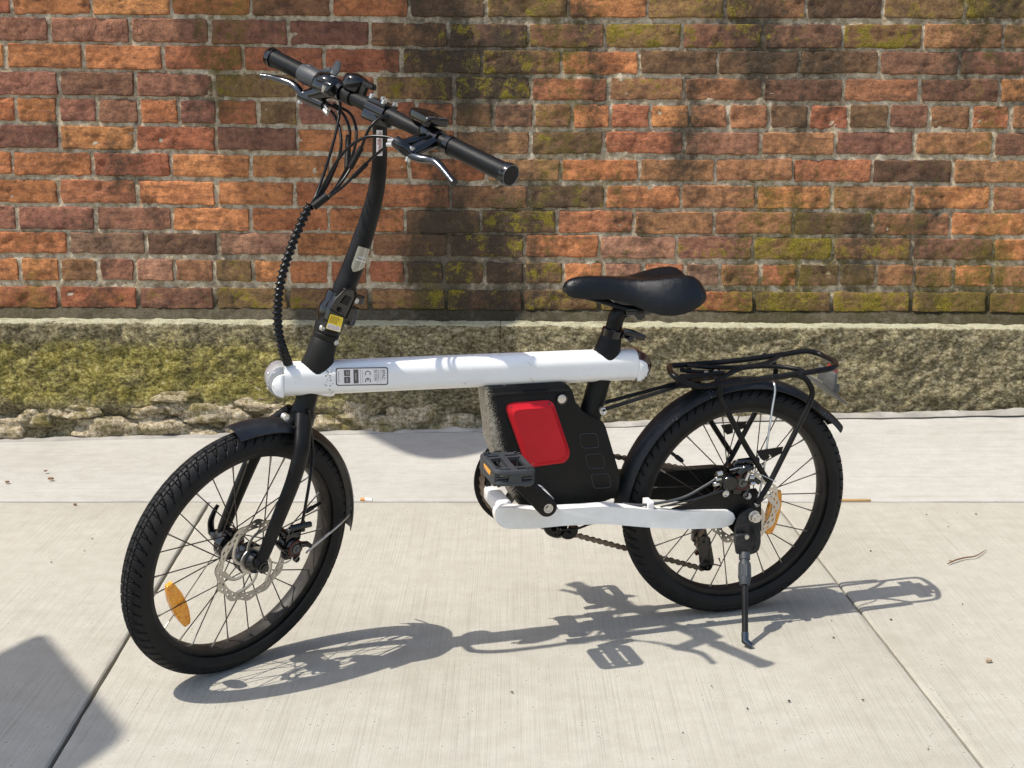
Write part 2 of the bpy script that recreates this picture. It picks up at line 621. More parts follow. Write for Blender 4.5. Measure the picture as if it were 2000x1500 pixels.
def brick_mat(name, far=False):
    m, nd, lk, b = new_mat(name)
    v = coords(nd, lk, (1, 1, 1), 'World')
    if far:
        g = N_(nd, 'ShaderNodeNewGeometry')
        base = ramp(nd, lk, g.outputs['Random Per Island'], [(0, (.12, .05, .035)), (.3, (.30, .11, .045)), (.6, (.42, .15, .05)), (1, (.16, .08, .045))])
        moss_amt = None
    else:
        oi = N_(nd, 'ShaderNodeObjectInfo')
        base = oi.outputs['Color']
        moss_amt = oi.outputs['Alpha']
        rnd = oi.outputs['Random']
    sep = N_(nd, 'ShaderNodeSeparateXYZ'); lk.new(v, sep.inputs[0])
    n0 = noise(nd, lk, v, 5.5, 4, .6)
    n1 = noise(nd, lk, v, 17, 5, .68)
    n2 = noise(nd, lk, v, 70, 5, .72)
    n3 = noise(nd, lk, v, 330, 4, .75)
    sx = N_(nd, 'ShaderNodeMapping')
    sx.inputs['Scale'].default_value = (12, 1, 70)
    lk.new(v, sx.inputs[0])
    n4 = noise(nd, lk, sx.outputs[0], 1.0, 5, .65)
    c = mix(nd, lk, 1.0, base, ramp(nd, lk, n1, [(.34, (.64, .60, .61)), (.5, (1, 1, 1)), (.66, (1.24, 1.22, 1.16))]), 'MULTIPLY')
    c = mix(nd, lk, 1.0, c, ramp(nd, lk, n2, [(.36, (.68, .66, .66)), (.5, (1.02, 1.02, 1.02)), (.64, (1.24, 1.22, 1.18))]), 'MULTIPLY')
    c = mix(nd, lk, ramp(nd, lk, n4, [(.52, 0.0), (.66, .55)]), c, (.085, .050, .042))
    c = mix(nd, lk, ramp(nd, lk, n3, [(.56, 0.0), (.66, .75)]), c, (.045, .032, .024))
    c = mix(nd, lk, ramp(nd, lk, n3, [(.34, .38), (.43, 0.0)]), c, (.40, .29, .22))
    c = weather(nd, lk, v, c)
    if moss_amt is not None:
        k = math_(nd, lk, 'ADD', math_(nd, lk, 'MULTIPLY', n1, 1.7), math_(nd, lk, 'MULTIPLY', n2, .9))
        k = math_(nd, lk, 'ADD', k, math_(nd, lk, 'MULTIPLY', n3, .5))
        k = math_(nd, lk, 'ADD', math_(nd, lk, 'SUBTRACT', k, 1.55), math_(nd, lk, 'MULTIPLY', moss_amt, .55))
        mk = ramp(nd, lk, k, [(.38, 0.0), (.56, .90)])
        mc = ramp(nd, lk, n3, [(.36, (.060, .048, .010)), (.5, (.22, .172, .020)), (.64, (.38, .31, .04))])
        c = mix(nd, lk, mk, c, mc)
    lk.new(c, b.inputs['Base Color'])
    b.inputs['Roughness'].default_value = .9
    b.inputs['Specular IOR Level'].default_value = .2
    a = bump(nd, lk, b, n2, 1.0, .0085)
    a = bump(nd, lk, b, n4, .35, .004, a)
    bump(nd, lk, b, n3, 1.0, .0034, a)
    return m


M['brick'] = brick_mat('old_red_brick')
M['brick_far'] = brick_mat('old_red_brick_beyond', True)


def mortar_mat():
    m, nd, lk, b = new_mat('lime_mortar')
    v = coords(nd, lk, (1, 1, 1), 'World')
    sep = N_(nd, 'ShaderNodeSeparateXYZ'); lk.new(v, sep.inputs[0])
    n1 = noise(nd, lk, v, 7, 5, .65)
    n2 = noise(nd, lk, v, 60, 5, .7)
    n3 = noise(nd, lk, v, 520, 3, .75)
    c = ramp(nd, lk, n2, [(.36, (.31, .235, .15)), (.5, (.52, .42, .285)), (.64, (.66, .57, .43))])
    c = mix(nd, lk, 1.0, c, ramp(nd, lk, n3, [(.38, .58), (.5, 1.0), (.64, 1.3)]), 'MULTIPLY')
    c = weather(nd, lk, v, c, -.004)
    low = N_(nd, 'ShaderNodeMapRange'); lk.new(sep.outputs[2], low.inputs[0])
    low.inputs[1].default_value, low.inputs[2].default_value = .44, .335
    k2 = math_(nd, lk, 'ADD', math_(nd, lk, 'MULTIPLY', low.outputs[0], .40), math_(nd, lk, 'MULTIPLY', n1, .6))
    c = mix(nd, lk, ramp(nd, lk, k2, [(.45, 0.0), (.62, .88)]), c, ramp(nd, lk, n3, [(.38, (.010, .009, .005)), (.5, (.024, .021, .011)), (.64, (.075, .068, .042))]))
    lk.new(c, b.inputs['Base Color'])
    b.inputs['Roughness'].default_value = .95
    b.inputs['Specular IOR Level'].default_value = .2
    a = bump(nd, lk, b, n2, .9, .005)
    bump(nd, lk, b, n3, .9, .0025, a)
    return m


M['mortar'] = mortar_mat()


def plinth_mat():
    m, nd, lk, b = new_mat('mossy_rendered_stone')
    v = coords(nd, lk, (1, 1, 1), 'World')
    sep = N_(nd, 'ShaderNodeSeparateXYZ'); lk.new(v, sep.inputs[0])
    g = N_(nd, 'ShaderNodeNewGeometry')
    sn = N_(nd, 'ShaderNodeSeparateXYZ'); lk.new(g.outputs['True Normal'], sn.inputs[0])
    n0 = noise(nd, lk, v, 3.2, 4, .6)
    n1 = noise(nd, lk, v, 13, 5, .7)
    sq = N_(nd, 'ShaderNodeMapping')
    sq.inputs['Scale'].default_value = (82, 82, 120)
    lk.new(v, sq.inputs[0])
    n2 = noise(nd, lk, sq.outputs[0], 1.0, 5, .72)
    n3 = noise(nd, lk, sq.outputs[0], 3.3, 4, .75)
    c = ramp(nd, lk, n2, [(.36, (.075, .062, .034)), (.45, (.175, .148, .084)), (.53, (.265, .228, .138)), (.64, (.47, .42, .30))])
    c = mix(nd, lk, 1.0, c, ramp(nd, lk, n3, [(.36, .62), (.5, 1.0), (.64, 1.35)]), 'MULTIPLY')
    c = mix(nd, lk, 1.0, c, ramp(nd, lk, n1, [(.35, (.55, .53, .48)), (.55, (1.0, .98, .95)), (.68, (1.3, 1.3, 1.25))]), 'MULTIPLY')
    left = N_(nd, 'ShaderNodeMapRange'); lk.new(sep.outputs[0], left.inputs[0])
    left.inputs[1].default_value, left.inputs[2].default_value = -.25, -.75
    band = soft_x(nd, lk, sep.outputs[2], .03, .12, .22, .30)
    k = math_(nd, lk, 'MULTIPLY', left.outputs[0], math_(nd, lk, 'ADD', math_(nd, lk, 'MULTIPLY', band, .165), .01))
    k = math_(nd, lk, 'ADD', k, math_(nd, lk, 'ADD', math_(nd, lk, 'MULTIPLY', n1, .62), math_(nd, lk, 'MULTIPLY', n0, .12)))
    k = math_(nd, lk, 'ADD', k, math_(nd, lk, 'MULTIPLY', n2, .52))
    mossmask = ramp(nd, lk, k, [(.690, 0.0), (.84, .82)])
    mossc = ramp(nd, lk, math_(nd, lk, 'ADD', math_(nd, lk, 'MULTIPLY', n3, .45), math_(nd, lk, 'MULTIPLY', n2, .55)), [(.38, (.050, .041, .012)), (.46, (.155, .126, .022)), (.53, (.30, .255, .042)), (.61, (.54, .49, .21))])
    c = mix(nd, lk, mossmask, c, mossc)
    fl = ramp(nd, lk, math_(nd, lk, 'ADD', math_(nd, lk, 'MULTIPLY', n1, .6), math_(nd, lk, 'MULTIPLY', n2, .4)), [(.60, 0.0), (.64, .85)])
    c = mix(nd, lk, fl, c, (.52, .47, .37))
    # bare pale mortar along the ledge
    zz = math_(nd, lk, 'ADD', sep.outputs[2], math_(nd, lk, 'MULTIPLY', sep.outputs[0], .0065))
    zz = math_(nd, lk, 'ADD', zz, math_(nd, lk, 'MULTIPLY', n2, .010))
    top = ramp(nd, lk, math_(nd, lk, 'MULTIPLY', math_(nd, lk, 'SUBTRACT', zz, .3005), 100), [(.15, 0.0), (.40, 1.0)])
    topc = ramp(nd, lk, n3, [(.36, (.19, .18, .09)), (.48, (.42, .40, .27)), (.62, (.58, .56, .43))])
    c = mix(nd, lk, math_(nd, lk, 'MULTIPLY', top, ramp(nd, lk, n1, [(.36, .45), (.5, 1.0)])), c, topc)
    lk.new(c, b.inputs['Base Color'])
    b.inputs['Roughness'].default_value = .95
    b.inputs['Specular IOR Level'].default_value = .15
    a = bump(nd, lk, b, n2, .8, .0065)
    bump(nd, lk, b, n3, 1.0, .0035, a)
    return m


M['plinth'] = plinth_mat()


def rubble_mat():
    m, nd, lk, b = new_mat('rubble_limestone')
    v = coords(nd, lk, (1, 1, 1), 'World')
    n1 = noise(nd, lk, v, 12, 5, .65)
    n2 = noise(nd, lk, v, 90, 5, .75)
    n3 = noise(nd, lk, v, 380, 3, .75)
    c = ramp(nd, lk, n2, [(.35, (.15, .115, .062)), (.46, (.44, .35, .225)), (.60, (.72, .62, .45))])
    c = mix(nd, lk, 1.0, c, ramp(nd, lk, n3, [(.38, .55), (.62, 1.3)]), 'MULTIPLY')
    c = mix(nd, lk, ramp(nd, lk, n1, [(.48, 0.0), (.60, .8)]), c, ramp(nd, lk, n3, [(.36, (.05, .042, .012)), (.5, (.17, .14, .03)), (.64, (.33, .28, .09))]))
    lk.new(c, b.inputs['Base Color'])
    b.inputs['Roughness'].default_value = .95
    b.inputs['Specular IOR Level'].default_value = .15
    a = bump(nd, lk, b, n2, 1.0, .010)
    bump(nd, lk, b, n3, .9, .003, a)
    return m


M['rubble'] = rubble_mat()

random.seed(7)
YB, YP = 3.99, 3.92                                       # brick face, plinth face


def W(px, py, Y):
    return hit(px, py, np.array([0, Y, 0]), np.array([0, 1.0, 0]))


# ------------------------------------------------------------------ the ground
ground = MB()
ground.add([(-60, -60, -.14), (60, -60, -.14), (60, 4.4, -.14), (-60, 4.4, -.14)], [(0, 1, 2, 3)])
g_ob = build('ground', ground, M['asphalt'], smooth=0)
g_ob['kind'] = 'structure'

pavement = MB()
pavement.box((0, 1.9, -.09), (6.2, 0, 0), (0, 2.25, 0), (0, 0, .045))
pav = build('pavement', pavement, simple('joint_dirt', (.17, .13, .085), .95, vary=.4), smooth=0)
pav['kind'] = 'structure'

JY = 3.2176                                               # joint that runs along the wall


def strip_back(x):
    return float(np.interp(x, [-6, -1.44, -.72, 0, .717, 1.434, 6], [-.06, -.029, -.011, .0067, .0406, .0553, .09]))


def slab(x0a, x0b, x1a, x1b, y0, y1, zf, mat, nx=60, ny=40):
    """slab with arrissed edges; x0a/x1a at y0, x0b/x1b at y1"""
    mb = MB()
    us = [0, .002, .006] + list(np.linspace(.015, .985, nx)) + [.994, .998, 1]
    vs = [0, .003, .008] + list(np.linspace(.02, .98, ny)) + [.992, .997, 1]
    V = []
    for j, t in enumerate(vs):
        for i, s_ in enumerate(us):
            xa, xb = x0a + (x0b - x0a) * t, x1a + (x1b - x1a) * t
            x, y = xa + (xb - xa) * s_, y0 + (y1 - y0) * t
            e = 0.0
            for k, q in ((i, 0), (len(us) - 1 - i, 0), (j, 0), (len(vs) - 1 - j, 0)):
                e = max(e, (.0034, .0009, .0001)[k] if k < 3 else 0)
            if e > .001:
                x += .0015 * fbm(x * 40, y * 40, 1.0, 3); y += .0015 * fbm(x * 40, y * 40, 5.0, 3)
            V.append((x, y, zf(x, y) - e))
    n = len(us); F = []
    for j in range(len(vs) - 1):
        for i in range(n - 1):
            a = j * n + i
            F.append((a, a + 1, a + n + 1, a + n))
    # skirts
    edge = [i for i in range(n)] + [j * n + n - 1 for j in range(1, len(vs))] + [(len(vs) - 1) * n + i for i in range(n - 2, -1, -1)] + [j * n for j in range(len(vs) - 2, 0, -1)]
    k = len(V)
    V += [(V[i][0], V[i][1], -.09) for i in edge]
    for a in range(len(edge)):
        b_ = (a + 1) % len(edge)
        F.append((edge[a], k + a, k + b_, edge[b_]))
    mb.add(V, F)
    return build('paving_slab', mb, mat, pav, smooth=30)


flat = lambda x, y: .0006 * fbm(x * 3, y * 3, 0, 2)
g_ = .0034
jl0, jl1, jr0, jr1 = -.6007, -.7043, .7123, .6094
slab(jl0 + g_, jl1 + g_, jr0 - g_ * .7, jr1 - g_ * .7, .62, JY - .003, flat, M['concrete'], 70, 70)
slab(-1.93, -2.02, jl0 - g_, jl1 - g_, .62, JY - .003, flat, M['concrete'])
slab(jr0 + g_ * .5, jr1 + g_ * .5, 2.01, 1.93, .62, JY - .003, flat, M['concrete'])
slab(-3.4, -3.4, -1.94, -2.03, .62, JY - .003, flat, M['concrete'], 20, 20)
slab(2.02, 1.94, 3.4, 3.4, .62, JY - .003, flat, M['concrete'], 20, 20)
for x0, x1 in ((-3.4, -.40 - 1.6), (-1.995, 1.995), (2.0, 3.4)):
    slab(x0, x0, x1, x1, JY + .003, 3.96, lambda x, y: strip_back(x) * ((y - JY) / (YP - JY)) ** 1.6 + .0008 * fbm(x * 4, y * 4, 3, 3), M['concrete_strip'], 90, 26)
kerb = MB()
kerb.box((0, .50, -.05), (6.2, 0, 0), (0, .1, 0), (0, 0, .05), .012)
build('kerb', kerb, M['concrete_strip'], pav)

# rough bead of mortar where the strip meets the plinth
bead = MB()
rings = []
for i in range(241):
    x = -2.4 + 4.8 * i / 240
    zb = strip_back(x)
    r = .010 + .006 * fbm(x * 9, 2, 0, 4) + (.004 if x > -.1 else 0)
    y = YP - .006 + .008 * fbm(x * 6, 9, 0, 3) - (.012 if x > -.1 else 0)
    rings.append([(x, y + r * 1.5 * math.cos(a), zb + .001 + max(-.004, r * .75 * math.sin(a) * (1 + .5 * fbm(x * 30, a, 0, 2)))) for a in np.linspace(0, math.pi * 2, 9)[:-1]])
bead.loft(rings)
build('mortar_bead', bead, simple('grey_bedding_mortar', (.33, .31, .28), .95, vary=.3, dust=.5, dustcol=(.20, .18, .14), grain=.8), pav)

# ------------------------------------------------------------------ the brick wall
wall = thing('brick_wall', (0, YB, 0), 'old red brick wall with sandy joints, mossy and blackened to the right, behind the bicycle', 'wall')

PAL = {'o': (0.464, 0.180, 0.071), 'O': (0.568, 0.237, 0.091), 'r': (0.360, 0.128, 0.065), 'R': (0.441, 0.162, 0.084), 'p': (0.273, 0.128, 0.086), 'P': (0.174, 0.089, 0.063),
       'b': (0.249, 0.139, 0.068), 'B': (0.348, 0.171, 0.082), 'd': (0.130, 0.087, 0.050), 'k': (0.081, 0.062, 0.042), 'm': (0.267, 0.169, 0.071), 'v': (0.191, 0.131, 0.059),
       'K': (0.418, 0.211, 0.143), 'g': (0.249, 0.171, 0.108)}
# course: (top, bottom) at the left, middle and right of the photograph; joints; colours
ROWS = [
    ((-22, 26), (-19, 34), (-17, 36), [-132, 21, 178, 334, 490, 647, 799, 950, 1111, 1265, 1417, 1575, 1727, 1886, 2042],
     'r o1 O o b2 o2 k3 v4 O m5 b4 k3 v4 v6'),
    ((31, 78), (46, 92), (47, 94), [-62, 96, 254, 409, 563, 722, 876, 1032, 1181, 1333, 1491, 1646, 1804, 1961, 2120],
     'p p p p P b3 k4 p5 m7 p6 P3 m8 B b'),
    ((84, 131), (99, 144), (101, 145), [-150, 10, 163, 320, 474, 632, 785, 941, 1097, 1249, 1403, 1561, 1718, 1876, 2030],
     'O o O r r r k5 b6 O2 d2 d2 d2 P1 p'),
    ((138, 184), (152, 194), (155, 198), [-43, 114, 264, 418, 579, 733, 887, 1037, 1188, 1337, 1491, 1648, 1797, 1954, 2110],
     'p P p v4 r m6 k7 R b4 B2 P1 B P4 O'),
    ((190, 236), (203, 247), (207, 251), [-46, 31, 112, 191, 271, 349, 424, 503, 583, 661, 736, 813, 888, 964, 1043, 1118, 1193, 1270, 1348, 1422, 1503, 1582, 1658, 1736, 1816, 1897, 1975, 2052],
     'o o p p o p r v3 p r r o b3 P2 b4 O R O B B d R d P b R B p R'),
    ((243, 289), (257, 299), (259, 303), [-40, 115, 264, 422, 581, 735, 889, 1036, 1181, 1337, 1487, 1632, 1787, 1942, 2096],
     'P O r P O o b2 d4 R p B P B P O'),
    ((295, 340), (311, 352), (312, 356), [-128, 24, 180, 334, 490, 645, 799, 950, 1095, 1249, 1398, 1550, 1704, 1862, 2015],
     'o o r O O o o b2 o1 B B R k B R'),
    ((349, 395), (362, 406), (365, 409), [-42, 114, 268, 422, 576, 724, 880, 1032, 1183, 1331, 1477, 1625, 1783, 1937, 2090],
     'o R O O o o b1 k4 O1 B O B O B O'),
    ((402, 446), (411, 455), (417, 459), [-120, 33, 187, 336, 490, 642, 791, 940, 1088, 1239, 1396, 1550, 1704, 1858, 2012],
     'p p p O o o d3 d6 R B B d B O'),
    ((453, 494), (459, 502), (467, 508), [-22, 133, 285, 427, 579, 726, 876, 1025, 1171, 1323, 1471, 1629, 1783, 1941, 2095],
     'o g k2 K o b3 d6 O K p5 m8 B5 P O'),
    ((504, 547), (513, 553), (519, 560), [-38, 39, 117, 191, 264, 341, 418, 494, 563, 644, 718, 793, 868, 947, 1024, 1101, 1178, 1257, 1337, 1408, 1485, 1559, 1640, 1713, 1786, 1863, 1939, 2014],
     'O O b p K b v5 O o r r d3 v6 d3 v6 O K R g B R d2 v5 B B O B B'),
    ((559, 601), (567, 606), (572, 610), [-41, 114, 270, 420, 563, 722, 872, 1021, 1170, 1320, 1473, 1625, 1780, 1930, 2080],
     'r4 r4 P3 v5 v5 b4 d5 v6 v7 r6 d6 m8 v5 b4'),
]


def course_z(row, px, top):
    k = 0 if top else 1
    return float(np.interp(px, [0, 950, 1950], [row[0][k], row[1][k], row[2][k]]))


def brick_mesh(x0, x1, zb0, zt0, zb1, zt1, y, seed, coarse=False):
    """a hand-made brick: worn arrises, uneven face; zb0/zt0 at the left end"""
    L = x1 - x0
    nx = 4 if coarse else max(8, int(L / .0085))
    nz = 2 if coarse else 6
    ex = [0, .0020 / L, .006 / L]
    us = ex + list(np.linspace(.10 if L < .12 else .07, .9 if L < .12 else .93, nx)) + [1 - e for e in ex[::-1]]
    hz = .058
    ez = [0, .0019 / hz, .0055 / hz]
    vs = ez + list(np.linspace(.27, .73, nz)) + [1 - e for e in ez[::-1]]
    V = []; n = len(us)
    tilt = random.uniform(-.0016, .0016); tilt2 = random.uniform(-.0012, .0012)
    proud = random.uniform(-.0002, .0032)
    for j, t in enumerate(vs):
        for i, s_ in enumerate(us):
            x = x0 + L * s_
            zb, zt = zb0 + (zb1 - zb0) * s_, zt0 + (zt1 - zt0) * s_
            z = zb + (zt - zb) * t
            bx = min(i, n - 1 - i); bz = min(j, len(vs) - 1 - j)
            q = min(bx, bz)
            # worn outline
            wob = fbm(x * 28, z * 28, seed, 3)
            wob2 = fbm(x * 28 + 40, z * 28, seed, 3)
            if bz < 3:
                z += (.0034 * wob) * (1 - bz / 3.5)
            if bx < 3:
                x += (.0036 * wob2) * (1 - bx / 3.5)
            if bx <= 1 and bz <= 1:                          # corners rounded off
                x += (.0013 if i < n / 2 else -.0013) * (1 - .5 * (bx + bz) / 2)
                z += (.0012 if j < len(vs) / 2 else -.0012) * (1 - .5 * (bx + bz) / 2)
            d = (.0062, .0007, .0)[q] if q < 3 else 0
            chip = max(0, fbm(x * 20, z * 20, seed + 9, 3) - .42) * .010 + max(0, abs(fbm(x * 9 + seed, z * 14, seed + 7, 2)) - .30) * .006
            yy = y + d + chip - proud - .0015 * fbm(x * 34, z * 34, seed + 3, 3) - .0022 * fbm(x * 85, z * 95, seed + 5, 3) + tilt * (s_ - .5) * 2 + tilt2 * (t - .5) * 2
            V.append((x, yy, z))
    F = []
    for j in range(len(vs) - 1):
        for i in range(n - 1):
            a = j * n + i
            F.append((a, a + 1, a + n + 1, a + n))
    edge = [i for i in range(n)] + [j * n + n - 1 for j in range(1, len(vs))] + [(len(vs) - 1) * n + i for i in range(n - 2, -1, -1)] + [j * n for j in range(len(vs) - 2, 0, -1)]
    k = len(V)
    V += [(V[i][0], y + .035, V[i][2]) for i in edge]
    for a in range(len(edge)):
        b_ = (a + 1) % len(edge)
        F.append((edge[a], k + a, k + b_, edge[b_]))
    return V, F


BRICKS = {}
far_b = MB()
BX0 = -1.9
seedc = 0
for ri, row in enumerate(ROWS):
    joints, cols = row[3], row[4].split()
    for i in range(len(joints) - 1):
        seedc += 1
        a, b_ = joints[i], joints[i + 1]
        c = cols[i] if i < len(cols) else 'B'
        gap = random.uniform(2.6, 4.4)
        pa, pb = a + gap, b_ - gap
        A0 = W(pa, course_z(row, pa, False), YB); A1 = W(pa, course_z(row, pa, True), YB)
        C0 = W(pb, course_z(row, pb, False), YB); C1 = W(pb, course_z(row, pb, True), YB)
        jit = random.uniform(-.0015, .0015)
        V, F = brick_mesh((A0[0] + A1[0]) / 2, (C0[0] + C1[0]) / 2, A0[2] + jit, A1[2] + jit, C0[2] + jit, C1[2] + jit, YB, seedc * 3.7)
        mb = MB().add(V, F)
        o = build('brick', mb, M['brick'], wall, smooth=50)
        BRICKS[(ri, i)] = o
        col = PAL[c[0]]
        amt = int(c[1]) / 9 if len(c) > 1 else 0.0
        col = tuple(.80 * a_ + .20 * m_ for a_, m_ in zip(col, (.40, .165, .078)))
        f = random.uniform(.98, 1.18)
        o.color = (col[0] * f, col[1] * f * random.uniform(.94, 1.06), col[2] * f, amt)
# initials scratched into two bricks of the second course
from mathutils.bvhtree import BVHTree
STROKES = {'A': [[(0, 0), (.4, 1), (.8, 0)], [(.15, .4), (.65, .4)]], 'W': [[(0, 1), (.25, 0), (.5, .8), (.75, 0), (1, 1)]], 'R': [[(0, 0), (0, 1), (.5, .9), (.5, .55), (0, .5), (.55, 0)]],
           'I': [[(.2, 0), (.2, 1)]], 'D': [[(0, 0), (0, 1), (.45, .85), (.6, .5), (.45, .12), (0, 0)]], '.': [[(.1, 0), (.16, .06)]]}
M['scratch'] = simple('scratched_brick', (.27, .135, .10), .9)
for key, marks in (((1, 1), [('A', 141, 66, 19), ('.', 162, 66, 15), ('W', 168, 65, 19), ('.', 190, 65, 15), ('R', 208, 66, 18), ('I', 235, 65, 17)]), ((1, 2), [('D', 268, 67, 18)])):
    bo = BRICKS[key]
    tree = BVHTree.FromPolygons([v.co[:] for v in bo.data.vertices], [p.vertices[:] for p in bo.data.polygons])
    mb = MB()
    for ch, px, py, hpx in marks:
        for st in STROKES[ch]:
            dense = []
            for (xa, ya), (xb, yb) in zip(st[:-1], st[1:]):
                for t in np.linspace(0, 1, 7)[:-1]:
                    dense.append((xa + (xb - xa) * t, ya + (yb - ya) * t))
            dense.append(st[-1])
            pts = []
            for x, y in dense:
                w_ = W(px + x * hpx, py - y * hpx, YB)
                h_ = tree.ray_cast(Vector((w_[0], -.2, w_[2])), Vector((0, 1, 0)))
                if h_[0] is not None:
                    pts.append(np.array([h_[0][0], YB + h_[0][1] - .0003, h_[0][2]]))
            if len(pts) > 1:
                mb.tube(pts, .00075, 5)
    build('scratched_letters', mb, M['scratch'], bo)
# the wall goes on past the photograph: coarser bricks in one mass
pitch, cz = .2155, .0735
def far_row(x0, x1, z0l, z1l, step, seed):
    x = x0
    while (x < x1 if step > 0 else x > x1):
        a, b_ = (x, x + step) if step > 0 else (x + step, x)
        V, F = brick_mesh(a + .005, b_ - .005, z0l, z1l, z0l, z1l, YB, seed + x * 7, True)
        far_b.add(V, F)
        x += step


for ri, row in enumerate(ROWS):
    head = len(row[3]) > 20
    for px, lim, sg in ((row[3][0], -3.4, -1), (row[3][-1], 3.4, 1)):
        z0, z1 = W(px, course_z(row, px, False), YB)[2], W(px, course_z(row, px, True), YB)[2]
        far_row(W(px, course_z(row, px, True), YB)[0], lim, z0, z1, sg * (.108 if head else pitch), ri * 3.1)
ztop = W(1000, -22, YB)[2] + .010
for k in range(34):
    far_row(-3.4 + (k % 2) * pitch / 2, 3.3, ztop + k * cz, ztop + k * cz + .0625, pitch, k * 1.7)
fb = build('bricks', far_b, M['brick_far'], wall, smooth=50)
fb['kind'] = 'stuff'
# mortar between the bricks: a rough sheet a few millimetres behind their faces, bedding joint sloped out onto the ledge
mort = MB()
zs = list(np.arange(.285, 1.24, .0075)) + list(np.arange(1.26, 3.75, .08))
xs = list(np.arange(-3.4, -1.6, .05)) + list(np.arange(-1.6, 1.6, .0085)) + list(np.arange(1.6, 3.45, .05))
V = []; F = []
for z in zs:
    for x in xs:
        zl = .302 - .0065 * x                              # ledge height here
        dd = .0052 - .0038 * fbm(x * 38, z * 38, 1, 3) - .0018 * fbm(x * 120, z * 120, 2, 2)
        slope = max(0.0, min(1.0, (zl + .034 - z) / .034))
        dd -= slope * (.030 + .006 * fbm(x * 12, z * 20, 4, 3))
        V.append((x, YB + dd, z))
n = len(xs)
for j in range(len(zs) - 1):
    for i in range(n - 1):
        a = j * n + i
        F.append((a, a + 1, a + n + 1, a + n))
mort.add(V, F)
build('mortar', mort, M['mortar'], wall, smooth=60)
core = MB()
core.box((0, YB + .2, 1.85), (3.4, 0, 0), (0, .15, 0), (0, 0, 1.9))
build('wall_core', core, M['unseen_shade_caster'], wall, smooth=0)
# added board above the view, its outline shaped to cast the wall's soft shade
caster = MB()
poly = [(-1.80, 4.0), (-2.03, 3.54), (-2.084, 3.439), (-2.132, 3.372), (-2.167, 3.338), (-2.216, 3.227), (-2.216, 3.13), (-2.175, 3.06), (-2.093, 2.901), (-2.031, 2.801), (-1.947, 2.745), (-1.844, 2.828), (-1.74, 2.99), (-1.632, 3.157), (-1.494, 3.303), (-1.391, 3.372), (-1.291, 3.439), (-.95, 3.66), (-.6, 4.0)]
caster.prism([(x, y, 3.40) for x, y in round_poly([np.array(p) for p in poly], .05, 3)], (0, 0, .05))
build('unseen_shade_caster', caster, M['unseen_shade_caster'], wall, smooth=0)

# ------------------------------------------------------------------ plinth
plinth = thing('stone_plinth', (0, YP, 0), 'mossy rendered stone plinth with a pale ledge along the foot of the brick wall', 'plinth')
STONES = [(20, 838, 46, 22), (78, 812, 34, 16), (160, 800, 55, 15), (215, 836, 66, 28), (292, 800, 40, 13), (350, 792, 30, 16), (322, 838, 50, 24), (400, 846, 44, 16), (345, 770, 52, 12), (420, 802, 70, 20), (470, 822, 24, 30),
          (505, 786, 48, 14), (560, 808, 40, 18), (640, 826, 60, 18), (690, 800, 46, 20), (752, 828, 60, 16), (815, 812, 56, 24), (890, 826, 50, 18)]
random.seed(11)


def plinth_block(px0, px1, left):
    mb = MB()
    x0, x1 = W(px0, 700, YP)[0], W(px1, 700, YP)[0]
    nx = int((x1 - x0) / .0065) if x1 - x0 < 2.2 else 330
    xs = np.linspace(x0, x1, nx)
    zt_n = 46
    V = []; F = []
    rows = []
    for x in xs:
        zb = strip_back(x) - .03
        zt = .302 - .0065 * x + .003 * fbm(x * 14, 0, 3, 3)
        col = []
        # face from bottom to top
        for t in np.linspace(0, 1, zt_n):
            z = zb + (zt - zb) * t
            d = .010 * fbm(x * 9, z * 12, 2, 3) + .0060 * fbm(x * 42, z * 42, 5, 3) + .0028 * fbm(x * 130, z * 130, 8, 2)
            # the render has fallen away low on the left: surface steps back to the rubble
            lim = .085 + .035 * fbm(x * 7, 1, 0, 3) - .10 * max(0, (x + .15)) - .02
            if left and z < lim:
                d -= min(.020, (lim - z) * 1.0) * (1 if x < -.12 else max(0, (.1 - x) / .22))
            if t > .975:
                d -= .006 * (t - .975) / .025
            for e in (x - x0, x1 - x):
                if e < .008:
                    d -= .005 * (1 - e / .008)
            col.append((x, YP - d, z))
        for yy, zz in ((YP + .010, 0), (YP + .03, .0015), (YP + .055, .004), (YP + .085, .010)):
            col.append((x, yy, zt + zz + .0025 * fbm(x * 40, yy * 40, 3, 3)))
        rows.append(col)
    m_ = len(rows[0])
    for col in rows:
        V += col
    for i in range(len(rows) - 1):
        for j in range(m_ - 1):
            a = i * m_ + j
            F.append((a, a + m_, a + m_ + 1, a + 1))
    mb.add(V, F)
    return build('plinth_block', mb, M['plinth'], plinth, smooth=70)


plinth_block(-1100, 976.5, True)
plinth_block(977.5, 3100, False)
for k, (px, py, rx, ry) in enumerate(STONES):
    c = W(px, py, YP + .030)
    mpp = 4.02 / FPX
    a, h = rx * mpp * 1.08, ry * mpp * 1.15
    mb = MB()
    rings = []
    mN, nN = 22, 36
    for i in range(mN + 1):
        th = math.pi * (0.015 + .97 * i / mN)
        ring = []
        for j in range(nN):
            ph = 2 * math.pi * j / nN
            d = np.array([math.sin(th) * math.cos(ph), math.sin(th) * math.sin(ph), math.cos(th)])
            d = np.sign(d) * np.abs(d) ** .8
            s_ = 1 + .34 * fbm(d[0] * 1.3 + k * 5, d[1] * 1.3, d[2] * 1.3, 2) + .10 * fbm(d[0] * 4 + k * 5, d[1] * 4, d[2] * 4, 3) + .05 * fbm(d[0] * 11 + k * 5, d[1] * 11, d[2] * 11, 2)
            ring.append(c + np.array([d[0] * a, d[1] * .040, d[2] * h * 1.05]) * s_)
        rings.append(ring)
    mb.loft(rings)
    build('stone', mb, M['rubble'], plinth, smooth=60)

